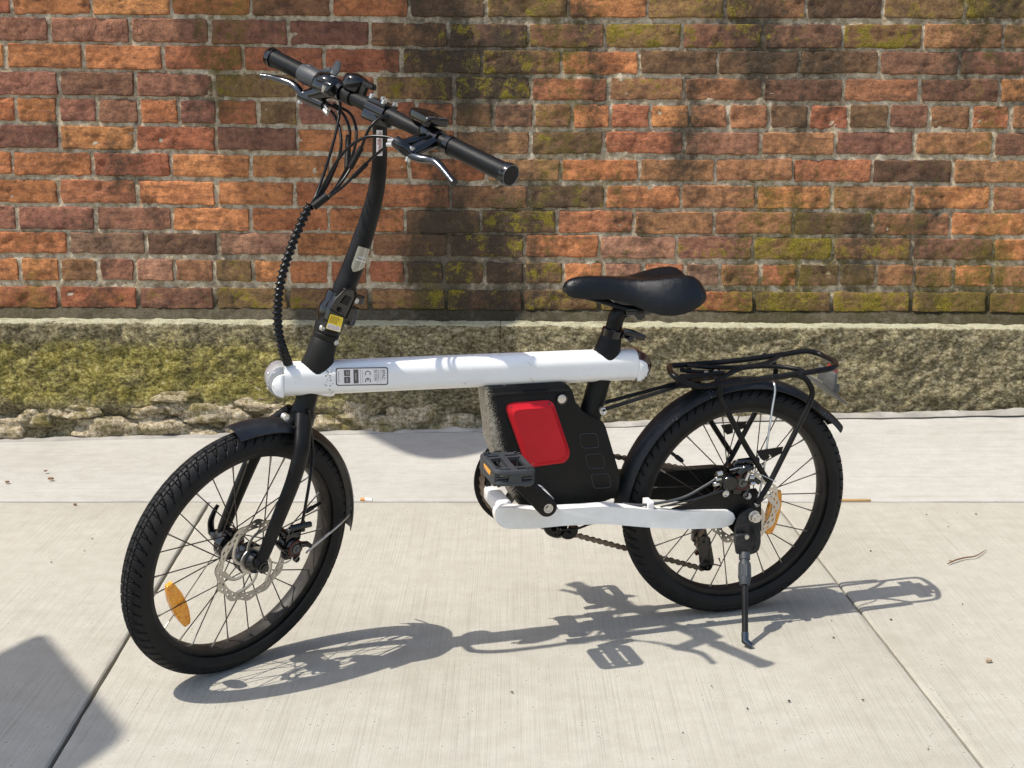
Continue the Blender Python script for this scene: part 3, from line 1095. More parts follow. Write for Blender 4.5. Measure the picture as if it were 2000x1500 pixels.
# ------------------------------------------------------------------ a road sign on the kerb left of the camera (its shade falls into the corner)
sign = thing('road_sign', (-1.9, 1.33, 0), 'yellow diamond road sign on a steel post beside the pavement, left of the frame', 'sign')
sb = MB()
dia = round_poly([np.array([-1.9, 1.33 + a, 2.075 + b]) for a, b in ((.545, 0), (0, .505), (-.545, 0), (0, -.505))], .055, 6)
sb.prism(dia, (-.003, 0, 0))
build('sign_plate', sb, M['signyellow'], sign, smooth=0)
sb = MB()
sb.box((-1.925, 1.33, 1.2), (.018, 0, 0), (0, .03, 0), (0, 0, 1.3), .006)
build('post', sb, M['galv'], sign)

# ------------------------------------------------------------------ the bicycle
bike = thing('electric_bicycle', tuple(ROOT), 'white and black small wheeled electric bicycle on its kickstand, red panel on the battery case', 'bicycle')


def spin(fr, ang, r, w=0.0):
    """point on a wheel: angle 0 = forwards, 90 degrees = up"""
    return fr.P(r * math.cos(ang), w, r * math.sin(ang))


def wheel_angle(fr, px, py, w=0.0):
    u, _, v = fr.loc(fr.at(px, py, w))
    return math.atan2(v, u)


def torus_tyre(fr, tread_phase):
    mb = MB()
    NB = 72; per = 14; Mn = NB * per
    Rc, rr, rw = .1925, .0225, .0235
    phis = np.radians(np.concatenate([np.linspace(-128, -74, 6), np.linspace(-68, 68, 47), np.linspace(74, 128, 6)]))
    V = []; F = []
    n = len(phis)
    for i in range(Mn):
        a = 2 * math.pi * i / Mn
        for ph in phis:
            y = math.degrees(ph) / 68.0
            d = 0.0
            if abs(y) <= 1.0:
                x = (i / per + .95 * abs(y) ** 1.4) % 1.0
                x2 = (i / per + .45 + .35 * abs(y)) % 1.0
                if abs(y) < .04 or abs(abs(y) - .27) < .03:
                    d = .0021
                if .05 < abs(y) and x < .12:
                    d = .0025
                if .34 < abs(y) < .98 and x2 < .07:
                    d = .0023
                if abs(y) < .27 and .5 < x < .58:
                    d = .0016
            elif 1.0 < abs(y) < 1.10:
                d = .0012
            if 98 < abs(math.degrees(ph)) < 104:
                d = .0011
            r = Rc + (rr - d) * math.cos(ph)
            V.append(fr.P(r * math.cos(a), (rw - d) * math.sin(ph), r * math.sin(a)))
    for i in range(Mn):
        a, b_ = i * n, ((i + 1) % Mn) * n
        for j in range(n - 1):
            F.append((a + j, a + j + 1, b_ + j + 1, b_ + j))
    mb.add(V, F)
    return mb


def annulus(fr, prof, n=96):
    """closed profile of (radius, w) swept round the axle"""
    mb = MB()
    rings = []
    for i in range(n):
        a = 2 * math.pi * i / n
        rings.append([fr.P(r * math.cos(a), w, r * math.sin(a)) for r, w in prof])
    mb.loft(rings, False, True)
    return mb


def disc_rotor(fr, w, R, name, parent):
    """ventilated brake disc: wavy rim, two rows of holes, swept arms"""
    mb = MB()
    n = 144
    def wave(a):
        return R + .0022 * math.cos(a * 12)
    radii = lambda a: [R - .0135, R - .0112, R - .0083, R - .0064, R - .0035, wave(a) - .0002]
    for t in (-.0009, .0009):
        V = []; F = []
        for i in range(n):
            a = 2 * math.pi * i / n
            for r in radii(a):
                V.append(fr.P(r * math.cos(a), w + t, r * math.sin(a)))
        for i in range(n):
            for j in range(5):
                hole = (j == 1 and i % 6 in (0, 1)) or (j == 3 and i % 6 in (3, 4))
                if not hole:
                    a, b_ = i * 6, ((i + 1) % n) * 6
                    F.append((a + j, a + j + 1, b_ + j + 1, b_ + j))
        mb.add(V, F)
    for k in range(6):
        a0 = 2 * math.pi * k / 6
        pts = [fr.P(r * math.cos(a0 + s_), w, r * math.sin(a0 + s_)) for r, s_ in ((.020, 0), (.030, .12), (.040, .34), (.048, .62), (R - .0125, .95))]
        mb.tube(smooth_path(pts, 5), lerp_list([.0042, .0032, .003, .0034, .0046], 21), 8, flat=(fr.w, .28))
    mb2 = annulus(fr, [(.015, w - .001), (.024, w - .001), (.024, w + .001), (.015, w + .001)], 48)
    mb.add(mb2.v, mb2.f)
    return build(name, mb, M['steel'], parent, smooth=30)


def make_wheel(fr, rot_w, rot_R, flange_w, flange_r, hub_prof, front):
    rim = annulus(fr, [(.1695, .0120), (.1780, .0128), (.1850, .0122), (.1850, .0100), (.1760, .0060), (.1755, -.0060), (.1850, -.0100), (.1850, -.0122), (.1780, -.0128), (.1695, -.0120), (.1670, -.006), (.1668, 0), (.1670, .006)])
    wheel = build('wheel', rim, M['rim'], bike, smooth=50, label='steered front wheel' if front else 'rear wheel')
    build('tyre', torus_tyre(fr, 0), M['tyre'], wheel, smooth=35)
    hb = MB()
    hb.lathe(fr.o, fr.w, hub_prof, 28)
    build('hub', hb, M['gloss'], wheel, smooth=35)
    disc_rotor(fr, rot_w, rot_R, 'brake_disc', wheel)
    # 28 laced spokes, four patterns shared by seven copies each
    patterns = []
    for side in (1, -1):
        for lead in (1, -1):
            a0 = (0 if side > 0 else math.pi / 14) + (0 if lead > 0 else math.pi * 2 / 14)
            mb = MB()
            pr = spin(fr, a0, .1678, side * .003)
            ph = spin(fr, a0 + lead * 1.15, flange_r, side * flange_w + lead * .0025)
            pn = pr + (ph - pr) * .085
            mb.tube([ph, pn], .00105, 6, mi=0)
            mb.tube([pn, pr], [.0014, .0019], 6, mi=1)
            patterns.append(mb)
    for mb in patterns:
        o0 = build('spoke', mb, [M['spoke'], M['nipple']], wheel, smooth=40)
        c = Vector(fr.o) - Vector(ROOT)
        for k in range(1, 7):
            o = link(o0.copy())
            o.parent = wheel
            o.matrix_basis = Matrix.Translation(c) @ Matrix.Rotation(2 * math.pi * k / 7, 4, Vector(fr.w)) @ Matrix.Translation(-c)
    va = MB()
    a = wheel_angle(fr, 612, 990) if front else wheel_angle(fr, 1312, 885)
    va.tube([spin(fr, a, .168), spin(fr, a, .152), spin(fr, a, .150), spin(fr, a, .137), spin(fr, a, .134)], [.003, .003, .0042, .0042, .003], 8)
    build('valve_stem', va, M['cable'], wheel)
    return wheel


front_wheel = make_wheel(FWF, .033, .071, .027, .020,
    [(-.050, .008), (-.046, .012), (-.040, .013), (-.036, .0255), (-.022, .0255), (-.018, .015), (.010, .0145), (.016, .0255), (.028, .026), (.032, .018), (.046, .017), (.050, .008)], True)
rear_wheel = make_wheel(RW, .040, .068, .027, .020,
    [(-.062, .007), (-.058, .014), (-.034, .015), (-.030, .027), (-.022, .027), (-.018, .015), (.010, .015), (.018, .027), (.030, .030), (.042, .030), (.046, .018), (.056, .016), (.060, .007)], False)


def spoke_reflector(fr, p_out, p_in, w, parent, width):
    """amber lens between the spokes: pointed oval bar with rounded ends"""
    mb = MB()
    a, b_ = fr.loc(fr.at(*p_out, w)), fr.loc(fr.at(*p_in, w))
    d = unit((b_ - a) * np.array([1, 0, 1])); s_ = np.array([-d[2], 0, d[0]])
    L = np.linalg.norm(b_ - a)
    poly = []
    prof = [(0, .42), (.08, .60), (.3, .92), (.5, 1.0), (.7, .92), (.92, .60), (1, .42)]
    for t, k in prof:
        poly.append(a + d * L * t + s_ * width * k)
    for t, k in prof[::-1]:
        poly.append(a + d * L * t - s_ * width * k)
    P3 = [fr.P(q[0], w - .004, q[2]) for q in poly]
    mb.prism(P3, fr.w * .009, .0022)
    build('reflector', mb, M['amber'], parent, smooth=40)


spoke_reflector(FWF, (329, 1140), (364, 1219), .002, front_wheel, .0128)
spoke_reflector(RW, (1519, 957), (1499, 1042), .012, rear_wheel, .0125)

# ---- frame
ta, tb = B(551, 740, 0), B(1237, 710.5, 0)
te = unit(tb - ta); tup = unit(np.cross(te, BF.w)); tup = tup if tup[2] > 0 else -tup
TW, TH = .0235, .0262


def tube_section(c, k=1.0, r=.0190, sq=9):
    pts = []
    for sx, sy, a0 in ((1, 1, 0), (-1, 1, 90), (-1, -1, 180), (1, -1, 270)):
        for j in range(sq + 1):
            a = math.radians(a0 + 90 * j / sq)
            pts.append(c + BF.w * k * (sx * (TW - r) + r * math.cos(a)) + tup * k * (sy * (TH - r) + r * math.sin(a)))
    return pts


mb = MB()
L = np.linalg.norm(tb - ta)
mb.loft([tube_section(ta + te * t) for t in np.linspace(0, L, 12)])
main_tube = build('main_tube', mb, M['white'], bike, smooth=40)
mb = MB()
mb.lathe(S(627, 752, 0) + 0 * SF.v, SF.v, [(-.010, .0245), (-.002, .027), (.012, .028)], 28)
build('lower_collar', mb, M['white'], main_tube)


def tube_end(c, d, mat_lens, name):
    """rounded lamp wrapped round the tube's end, white cheek plates on both sides"""
    def half(r, shift, flat):
        pts = [c - tup * (r - shift) , c + tup * (r + shift)]
        arc = [c + tup * shift + tup * r * math.cos(a) + d * (r * flat) * math.sin(a) for a in np.linspace(0, math.pi, 19)]
        return arc
    mb = MB()
    mb.prism([p - BF.w * .0195 for p in half(.0258, 0, 1.02)], BF.w * .039, .007, 3)
    lens = build(name, mb, mat_lens, main_tube, smooth=50)
    for sd in (1, -1):
        mb = MB()
        mb.prism([p + BF.w * (sd * .0236) for p in half(.0190, -.0058, 1.0)], BF.w * (-sd * .006), .0025, 2)
        build('end_cheek', mb, M['white'], main_tube, smooth=50)
    return lens


hl = tube_end(ta, -te, M['lens'], 'headlight')
mb = MB()
mb.prism([ta - BF.w * .0165 + tup * .0228 * math.cos(a) - te * .0225 * math.sin(a) for a in np.linspace(0, math.pi, 19)], BF.w * .033, .004)
for k in range(5):
    mb.sphere(ta - te * .0225 + tup * (-.012 + .006 * k) + BF.w * .009, .0028, 8, 6)
build('lamp_reflector', mb, M['lampsilver'], main_tube)
tube_end(tb, te, M['darkred'], 'tail_lamp')

# compliance sticker: outline, print and lettering on the near flank of the tube
STK = .0239
qs = [B(655.5, 718.5, STK), B(757.5, 717.0, STK), B(757.5, 749.5, STK), B(656.5, 753.5, STK)]
o_ = qs[0]; ex = unit(qs[1] - qs[0]); ey = unit(qs[3] - qs[0]); SL = np.linalg.norm(qs[1] - qs[0]); SH = np.linalg.norm(qs[3] - qs[0])


def stick(x, y, lift=0.0):
    return o_ + ex * (x * SL) + ey * (y * SH) + BF.w * lift


mb = MB()
mb.prism(round_poly([stick(0, 0), stick(1, 0), stick(1, 1), stick(0, 1)], .004, 4), BF.w * .0003)
sticker = build('sticker', mb, M['ink'], main_tube, smooth=0, label='white approval sticker with a black outline')
# the white field with holes of print on top
mb = MB()
mb.prism(round_poly([stick(.018, .055), stick(.982, .055), stick(.982, .945), stick(.018, .945)], .0034, 4), BF.w * .0004)
build('sticker_field', mb, M['paper'], main_tube, smooth=0)


def text_mesh(body, size, origin, xdir, ydir, lift_dir, lift, name, mat, parent, squeeze=1.0):
    cu = bpy.data.curves.new('lettering', 'FONT')
    cu.body = body
    cu.size = 1.0
    tmp = link(bpy.data.objects.new('lettering', cu))
    bpy.context.view_layer.update()
    me = bpy.data.meshes.new_from_object(tmp.evaluated_get(bpy.context.evaluated_depsgraph_get()))
    co = np.array([v.co[:] for v in me.vertices])
    co[:, 0] -= co[:, 0].min(); w_ = co[:, 0].max(); h_ = max(.01, co[:, 1].max())
    mb = MB()
    V = [np.asarray(origin) + np.asarray(xdir) * (c[0] * size * squeeze) + np.asarray(ydir) * (c[1] * size) + np.asarray(lift_dir) * lift for c in co]
    mb.add(V, [tuple(p.vertices) for p in me.polygons])
    bpy.data.objects.remove(tmp); bpy.data.curves.remove(cu); bpy.data.meshes.remove(me)
    return build(name, mb, mat, parent, smooth=0)


SX, SY = ey, ex                                           # the print reads downwards
text_mesh('EPAC', .0074, stick(.885, .14), SX, SY, BF.w, .0006, 'lettering', M['ink'], main_tube, 1.0)
text_mesh('According to', .0036, stick(.806, .14), SX, SY, BF.w, .0006, 'lettering', M['inkgrey'], main_tube, .92)
text_mesh('EN 15194', .0062, stick(.728, .14), SX, SY, BF.w, .0006, 'lettering', M['ink'], main_tube, .72)
mb = MB()


def bar(x0, y0, x1, y1):
    mb.add([stick(x0, y0, .0006), stick(x1, y0, .0006), stick(x1, y1, .0006), stick(x0, y1, .0006)], [(0, 1, 2, 3)])


for k, (cx, cy) in enumerate(((.61, .28), (.61, .68))):  # C and E arcs
    rad_x, rad_y = .055, .155
    angs = np.linspace(math.radians(50), math.radians(310), 15)
    pts = [(cx + rad_x * math.sin(a), cy + rad_y * math.cos(a)) for a in angs]
    pts = [(cx + rad_x * math.sin(a), cy - rad_y * math.cos(a) * .95) for a in angs]
    # opening faces down the sticker (the print is turned)
    V = []; F = []
    for a in np.linspace(math.radians(-130), math.radians(130), 17):
        for q in (1.0, .72):
            V.append(stick(cx + rad_x * q * math.sin(a), cy + .06 - rad_y * q * math.cos(a), .0006))
    for i in range(16):
        F.append((2 * i, 2 * i + 1, 2 * i + 3, 2 * i + 2))
    mb.add(V, F)
    if k == 1:
        bar(cx - .009, cy - .09, cx + .009, cy + .08)
build('conformity_mark', mb, M['ink'], main_tube, smooth=0)
mb = MB()
bar(.785, .10, .789, .90); bar(.858, .10, .862, .90)
for yy in np.linspace(.16, .82, 12):
    bar(.505, yy, .513, yy + .035)
bar(.465, .06, .469, .94)
bar(.05, .20, .058, .80)
build('sticker_rule', mb, M['ink'], main_tube, smooth=0)['kind'] = 'stuff'
mb = MB()
bar(.335, .10, .43, .88); bar(.155, .12, .27, .46); bar(.155, .50, .27, .86)
build('sticker_block', mb, M['inkgrey'], main_tube, smooth=0)['kind'] = 'stuff'
mb = MB()
bar(.375, .30, .383, .70); bar(.205, .18, .213, .40); bar(.205, .58, .213, .80); bar(.235, .2, .241, .38)
mb.v = [tuple(np.array(p) + BF.w * .0003) for p in mb.v]
build('sticker_light_print', mb, M['paper'], main_tube, smooth=0)['kind'] = 'stuff'

# paint chips near the head
random.seed(3)
mb = MB()
for k in range(26):
    p = B(random.choice([638, 640, 644, 648]) + random.uniform(-6, 6), random.uniform(722, 768), .0238)
    r = random.uniform(.0003, .0011)
    mb.add([p + te * r * random.uniform(.6, 1.6) * math.cos(a) + tup * r * math.sin(a) for a in np.linspace(0, 2 * math.pi, 7)[:-1]], [tuple(range(6))])
build('paint_chip', mb, M['ink'], main_tube, smooth=0)['kind'] = 'stuff'

mb = MB()
random.seed(21)
for px, py, ln, sl in ((757, 768, 9, .5), (905, 748, 5, .4), (1036, 738, 7, 1.1), (850, 763, 5, -.2), (1030, 706, 9, .9), (700, 772, 6, .1), (905, 702, 4, .3), (980, 752, 8, .0)):
    p0, p1 = B(px, py, .0240), B(px + ln, py + ln * sl, .0240)
    d_ = unit(p1 - p0); n_ = unit(np.cross(d_, BF.w)) * random.uniform(.0003, .0007)
    mb.add([p0 - n_ * .3, p1 - n_, p1 + n_, p0 + n_ * .3], [(0, 1, 2, 3)])
build('scuff', mb, M['scuff'], main_tube, smooth=0)['kind'] = 'stuff'

# ---- head, boot, hinge, stem
def axis_v(y):
    return .0477 + (690 - y) * .00087


mb = MB()
def boot(o, ax, rows, top, n=40):
    """rubber boot saddled over the tube: rows of (height, half length, half width, dip at the sides, lean)"""
    xu = unit(BF.u - ax * (BF.u @ ax))
    k = -(xu @ tup) / (ax @ tup)
    rings = []
    for v, ru, rw, dip, ln in rows:
        rings.append([o + ax * (v - dip * math.sin(a) ** 2 + ln * k * ru * math.cos(a)) + xu * (ru * math.cos(a)) + BF.w * (rw * math.sin(a)) for a in np.linspace(0, 2 * math.pi, n + 1)[:-1]])
    for v, r in top:
        rings.append([o + ax * v + xu * (r * math.cos(a)) + BF.w * (r * math.sin(a)) for a in np.linspace(0, 2 * math.pi, n + 1)[:-1]])
    return rings


mb.loft(boot(SF.P(0, 0, 0), SF.v, [(.020, .0280, .0205, .018, 1), (.0265, .0290, .0222, .0165, 1), (.030, .0272, .0230, .014, .9), (.036, .0245, .0230, .009, .5), (.046, .0225, .0222, .002, .1)],
             [(.071, .0208), (.073, .0196), (.075, .0208), (.081, .0210), (.0825, .0196), (.084, .0212), (.096, .0218), (.100, .0205)]))
build('head_boot', mb, M['plastic'], bike, smooth=40)
mb = MB()
mb.lathe(SF.P(-.001, 0, 0), SF.v, [(.096, .020), (.108, .0235), (.120, .0245), (.126, .0235), (.134, .0195), (.150, .0185)], 28)
mb.box(SF.P(-.024, .006, .118), SF.u * .012, SF.w * .016, SF.v * .016, .004)
mb.box(SF.P(-.026, .014, .147), SF.u * .010, SF.w * .012, SF.v * .007, .003)
hinge = build('stem_hinge', mb, M['gloss'], bike, smooth=40)
for px, py, w in ((697, 588, .030), (657.5, 669.5, .024), (631, 641, .022)):
    mb = MB()
    mb.lathe(S(px, py, w) - SF.w * .004, SF.w, [(0, .0045), (.004, .0045), (.0045, .003), (.003, .002)], 14)
    build('hinge_bolt', mb, M['silver'], bike, smooth=40)
# latch: a long rounded plate with raised rim on the near side of the hinge
LW = .030
lp = [(687, 563), (696, 571), (694, 583), (676, 622), (668, 650), (637, 642), (639, 626), (645, 604), (657, 583), (672, 568)]
mb = MB()
mb.prism(round_poly([S(x, y, LW) for x, y in lp], .003, 3), -SF.w * .008, .0018)
latch = build('latch_lever', mb, M['gloss'], hinge, smooth=40)
mb = MB()
mb.tube([S(x, y, LW + .0005) for x, y in lp[:4] + lp[7:]], .0013, 6, closed=True)
build('latch_rim', mb, M['black'], hinge)
mb = MB()
mb.prism([S(x, y, LW + .0006) for x, y in ((676, 577), (687, 581), (678, 597), (665, 592))], SF.w * .0008)
mb.sphere(S(663, 605, LW + .001), .004, 10, 6)
build('latch_recess', mb, M['plastic'], hinge)
yq = [(645, 613), (670.5, 620.5), (664, 649), (636.5, 641.5)]
mb = MB(); mb.prism(round_poly([S(x, y, LW + .0004) for x, y in yq], .002, 3), SF.w * .0004)
build('warning_label', mb, M['yellow'], hinge, smooth=0, label='yellow warning label with a white lower strip')
q0, q1, q2, q3 = (S(x, y, LW + .0009) for x, y in yq)


def lab(x, y, lift=0.0):
    return q0 + (q1 - q0) * x + (q3 - q0) * y + (q0 - q1 + q2 - q3) * x * y + SF.w * lift


mb = MB(); mb.add([lab(.03, .62), lab(.97, .66), lab(.97, .97), lab(.03, .97)], [(0, 1, 2, 3)])
build('label_strip', mb, M['paper'], hinge, smooth=0)
mb = MB()
random.seed(5)
for k in range(6):
    x = .1
    while x < .66:
        x2 = x + random.uniform(.05, .14)
        mb.add([lab(x, .10 + k * .078, .0003), lab(x2, .105 + k * .078, .0003), lab(x2, .145 + k * .078, .0003), lab(x, .14 + k * .078, .0003)], [(0, 1, 2, 3)])
        x = x2 + .035
for a in np.linspace(0, 2 * math.pi, 12):
    p = lab(.80 + .06 * math.cos(a), .30 + .11 * math.sin(a), .0003)
    mb.add([p, p + SF.u * .0006, p + SF.u * .0006 + SF.v * .0006, p + SF.v * .0006], [(0, 1, 2, 3)])
build('label_print', mb, M['inkgold'], hinge, smooth=0)['kind'] = 'stuff'
mb = MB()
for k in range(3):
    x = .1
    while x < .8:
        x2 = x + random.uniform(.05, .12)
        mb.add([lab(x, .72 + k * .08, .0003), lab(x2, .722 + k * .08, .0003), lab(x2, .75 + k * .08, .0003), lab(x, .748 + k * .08, .0003)], [(0, 1, 2, 3)])
        x = x2 + .04
build('label_small_print', mb, M['inkred'], hinge, smooth=0)['kind'] = 'stuff'

stem_px = [(654, 622), (672, 565), (690, 520), (707, 470), (723, 420), (735, 370), (741, 320), (742, 270), (742, 232)]
stem_r = [.0168, .0174, .0172, .0160, .0143, .0128, .0117, .0113, .0113]
spts = smooth_path([S(x, y, 0) for x, y in stem_px], 6)
mb = MB(); mb.tube(spts, lerp_list(stem_r, len(spts)), 24)
mb.tube([S(671.5, 567, 0), S(675.5, 556, 0)], .0188, 24)
stem = build('stem', mb, M['frame_black'], bike, smooth=50)


def wrap_patch(path_px, radii, sc, lift):
    """thin patch bent round the stem. path along, sc: list of (t, a0, a1) rows"""
    pts = smooth_path([S(x, y, 0) for x, y in path_px], 6)
    rl = lerp_list(radii, len(pts))
    rows = []
    for t, a0, a1 in sc:
        k = t * (len(pts) - 1); i = min(int(k), len(pts) - 2); f = k - i
        p = pts[i] * (1 - f) + pts[i + 1] * f; r = rl[i] * (1 - f) + rl[i + 1] * f + lift
        T = unit(pts[i + 1] - pts[i]); x = unit(SF.u - T * (SF.u @ T)); y = SF.w
        rows.append([p + x * r * math.sin(a) + y * r * math.cos(a) for a in np.radians(np.linspace(a0, a1, 9))])
    V = [p for r in rows for p in r]; F = []
    for i in range(len(rows) - 1):
        for j in range(8):
            a = i * 9 + j
            F.append((a, a + 1, a + 10, a + 9))
    return MB().add(V, F)


# shield emblem: square top, pointed foot
def emblem_rows(k=1.0):
    return [(.227 + .0, 33, 37), (.243, 8 + 18 * (1 - k), 52), (.262, -24, 56), (.30, -26, 56), (.345, -27, 56), (.352, -22, 52)]


mb = wrap_patch(stem_px, stem_r, emblem_rows(), .0006)
build('emblem', mb, M['emblem'], stem, smooth=60, label='silver shield emblem')
mb = wrap_patch(stem_px, stem_r, [(.245, 12, 15), (.30, 10, 13), (.350, 9, 12)], .0012)
m2 = wrap_patch(stem_px, stem_r, [(.288, -22, 45), (.292, -22, 45)], .0012)
mb.add(m2.v, m2.f)
m2 = wrap_patch(stem_px, stem_r, [(.305, -10, 36), (.308, -10, 36)], .0012); mb.add(m2.v, m2.f)
build('emblem_cross', mb, M['paper'], stem, smooth=60)
mb = wrap_patch(stem_px, stem_r, [(.80, 22, 68), (.84, 22, 68), (.88, 22, 68), (.94, 22, 68)], .0005)
build('serial_label', mb, M['paper'], stem, smooth=60, label='white serial label')
random.seed(9)
mb = MB()
t = .81
while t < .93:
    h = random.uniform(.0012, .0035)
    a1 = random.choice([58, 62, 48])
    m2 = wrap_patch(stem_px, stem_r, [(t, 30, a1), (t + h, 30, a1)], .0010); mb.add(m2.v, m2.f)
    t += h + random.uniform(.0015, .004)
build('serial_print', mb, M['inkred'], stem, smooth=60)['kind'] = 'stuff'

# ---- handlebar and what is on it
bF, bE = S(531, 112, -.277), S(996, 342, .277)
bC, bD = (bF + bE) / 2, unit(bE - bF)
bL = np.linalg.norm(bE - bF) / 2
bU = unit(SF.v - bD * (SF.v @ bD)); bN = np.cross(bD, bU); bN = bN if bN @ SF.u > 0 else -bN   # up, forward


def bt(px):
    lo, hi = -bL * 1.3, bL * 1.3
    for _ in range(40):
        m_ = (lo + hi) / 2
        lo, hi = (m_, hi) if proj(bC + bD * m_)[0] < px else (lo, m_)
    return (lo + hi) / 2


def bP(t, fwd=0.0, up=0.0):
    return bC + bD * t + bN * fwd + bU * up


mb = MB(); mb.tube([bP(t) for t in (-bL + .01, -.06, -.03, .03, .06, bL - .01)], [.0108, .0108, .0122, .0122, .0108, .0108], 20)
hbar = build('handlebar', mb, M['frame_black'], bike, smooth=50)
tc = bt(742)
mb = MB()
mb.box(bP(tc, 0, .011), bD * .021, bN * .015, bU * .0045, .003)
mb.box(bP(tc, 0, -.012), bD * .021, bN * .016, bU * .008, .003)
mb.tube([bP(tc - .021), bP(tc + .021)], .0152, 18)
mb.tube([bP(tc, -.001, -.008), spts[-1]], [.014, .0118], 16)
build('bar_clamp', mb, M['gloss'], hbar, smooth=40)
mb = MB()
for dt in (-.014, .014):
    for f_ in (-.012, .012):
        mb = MB()
        mb.lathe(bP(tc + dt, f_, .013), bU, [(0, .0042), (.0065, .0042), (.007, .003), (.004, .0022)], 12)
        build('clamp_bolt', mb, M['silver'], hbar, smooth=40)


def grip(t0, t1, flare, label):
    s_ = 1 if t1 > t0 else -1
    n = 60
    pts = [bP(t0 + (t1 - t0) * i / n) for i in range(n + 1)]
    rs = [.0134 + (.0012 if i % 2 else 0) * .25 + flare * (i / n) ** 4 for i in range(n + 1)]
    mb = MB(); mb.tube(pts, rs, 24)
    g = build('grip', mb, M['grip'], hbar, smooth=50, label=label)
    mb = MB()
    mb.lathe(bP(t1), bD * s_, [(-.0085, .0152 + flare * .9), (-.001, .0156 + flare), (.001, .0150 + flare)], 24)
    build('grip_ring', mb, M['gloss'], hbar, smooth=40)
    mb = MB()
    mb.lathe(bP(t1), bD * s_, [(.0012, .0154 + flare), (.0022, .0152 + flare), (.0022, .0136 + flare), (.0018, .0134 + flare)], 24, caps=False)
    mb.lathe(bP(t1), bD * s_, [(.0005, .0137 + flare), (.0014, .0137 + flare)], 24)
    build('grip_end', mb, M['darkchrome'], hbar, smooth=40)
    mb = MB(); mb.lathe(bP(t1), bD * s_, [(.0010, .0128 + flare), (.0019, .0126 + flare)], 24)
    build('end_plug', mb, M['plastic'], hbar, smooth=40)
    mb = MB(); mb.lathe(bP(t0), bD * s_, [(-.006, .0148), (.003, .0150)], 24)
    build('grip_collar', mb, M['gloss'], hbar, smooth=40)


grip(bt(881), bL, .0012, 'near grip')
grip(bt(594), -bL, .0008, 'far grip')
t_th = bt(612)
mb = MB()
mb.tube([bP(bt(592)), bP(bt(600)), bP(t_th), bP(bt(624))], [.0150, .0162, .0162, .0150], 22)
mb.sphere(bP(bt(603), .004, .014), .006, 12, 8, (bD * .009, bN * .006, bU * .003))
# thumb paddle curling up
pp = [bP(bt(617), -.004, .010), bP(bt(618), -.016, .014), bP(bt(622), -.022, .016), bP(bt(625), -.024, .026), bP(bt(626), -.023, .038)]
pth = smooth_path(pp, 5)
mb.tube(pth, lerp_list([.012, .011, .010, .010, .006], len(pth)), 10, flat=(unit(bN + bU * .3), .38))
build('throttle', mb, M['greyrub'], hbar, smooth=50)
# gear shifter pod
mb = MB()
ts = bt(645)
mb.sphere(bP(ts, .004, .006), 1, 18, 12, (bD * .027, bN * .022, bU * .0135))
mb.box(bP(ts + .004, .008, -.002), bD * .023, bN * .016, bU * .011, .005)
mb.tube([bP(bt(662) - .012), bP(bt(662) + .012)], .0150, 16)
shf = build('gear_shifter', mb, M['gloss'], hbar, smooth=60)
mb = MB()
mb.lathe(bP(ts + .013, .022, .000), -bU, [(0, .005), (.006, .004), (.010, .003)], 10)
mb.box(bP(ts + .012, .008, .0178), bD * .004, bN * .006, bU * .0006)
build('shifter_window', mb, M['silver'], hbar, smooth=40)
# bell
tbell = bt(691)
bc = S(691, 185, SF.loc(bP(tbell))[1] + .0)
bc = bP(bt(684), -.002, .010)
mb = MB()
mb.lathe(bc, bU, [(-.004, .008), (0, .0185), (.006, .0205), (.016, .0205), (.021, .0185), (.0235, .014), (.0240, .010), (.0252, .0085), (.0262, .004), (.0264, .001)], 28)
bell = build('bell', mb, M['gloss'], hbar, smooth=50)
mb = MB()
mb.box(bc + bD * .026 + bU * .008 + bN * .004, bD * .006, bN * .004, bU * .009, .002)
mb.box(bc + bD * .034 + bU * .017 + bN * .004, bD * .012, bN * .005, bU * .0035, .0012)
for k in range(5):
    mb.box(bc + bD * (.026 + .004 * k) + bU * .0212 + bN * .004, bD * .001, bN * .005, bU * .001)
mb.tube([bP(bt(684) - .008), bP(bt(684) + .008)], .0135, 16)
build('bell_striker', mb, M['plastic'], hbar, smooth=40)

# brake levers (built from the photographed places, each at its own distance)
def brake_lever(body, blade, clamp_t, label, bolt):
    mb = MB()
    bp_ = [S(*q) for q in body]
    mb.tube(smooth_path(bp_, 4), lerp_list([.0085, .0098, .0098, .0085], (len(bp_) - 1) * 4 + 1), 14)
    mb.tube([bP(clamp_t - .009), bP(clamp_t + .009)], .0148, 18)
    mid = (bp_[0] + bp_[-1]) / 2
    mb.tube([bP(clamp_t), bp_[0] * .55 + bp_[1] * .45], [.0105, .0085], 12, flat=(bD, 1.3))
    mb.tube([bP(clamp_t - .012), bp_[-1] * .5 + mid * .5], [.008, .006], 10)
    bl = build('brake_lever', mb, M['gloss'], hbar, smooth=50, label=label)
    mb = MB()
    q = smooth_path([S(*k) for k in blade], 6)
    mb.tube(q, lerp_list([.0092, .0088, .0080, .0080, .0066, .0056, .0074], len(q)), 12, flat=(bU, .72))
    build('lever_blade', mb, M['darkchrome'], hbar, smooth=60)
    mb = MB()
    mb.lathe(S(*bolt), bU, [(-.012, .004), (.010, .0048), (.0108, .0034), (.008, .0026)], 12)
    build('lever_bolt', mb, M['silver'], hbar, smooth=40)
    for s_ in (0, .010):
        mb = MB()
        mb.tube([bp_[-1] - bU * s_ * .6, bp_[-1] + bD * (.012 if clamp_t < 0 else -.012) - bU * (.004 + s_ * .6)], .0036, 10)
        build('barrel_adjuster', mb, M['silver'], hbar, smooth=40)
    return bl


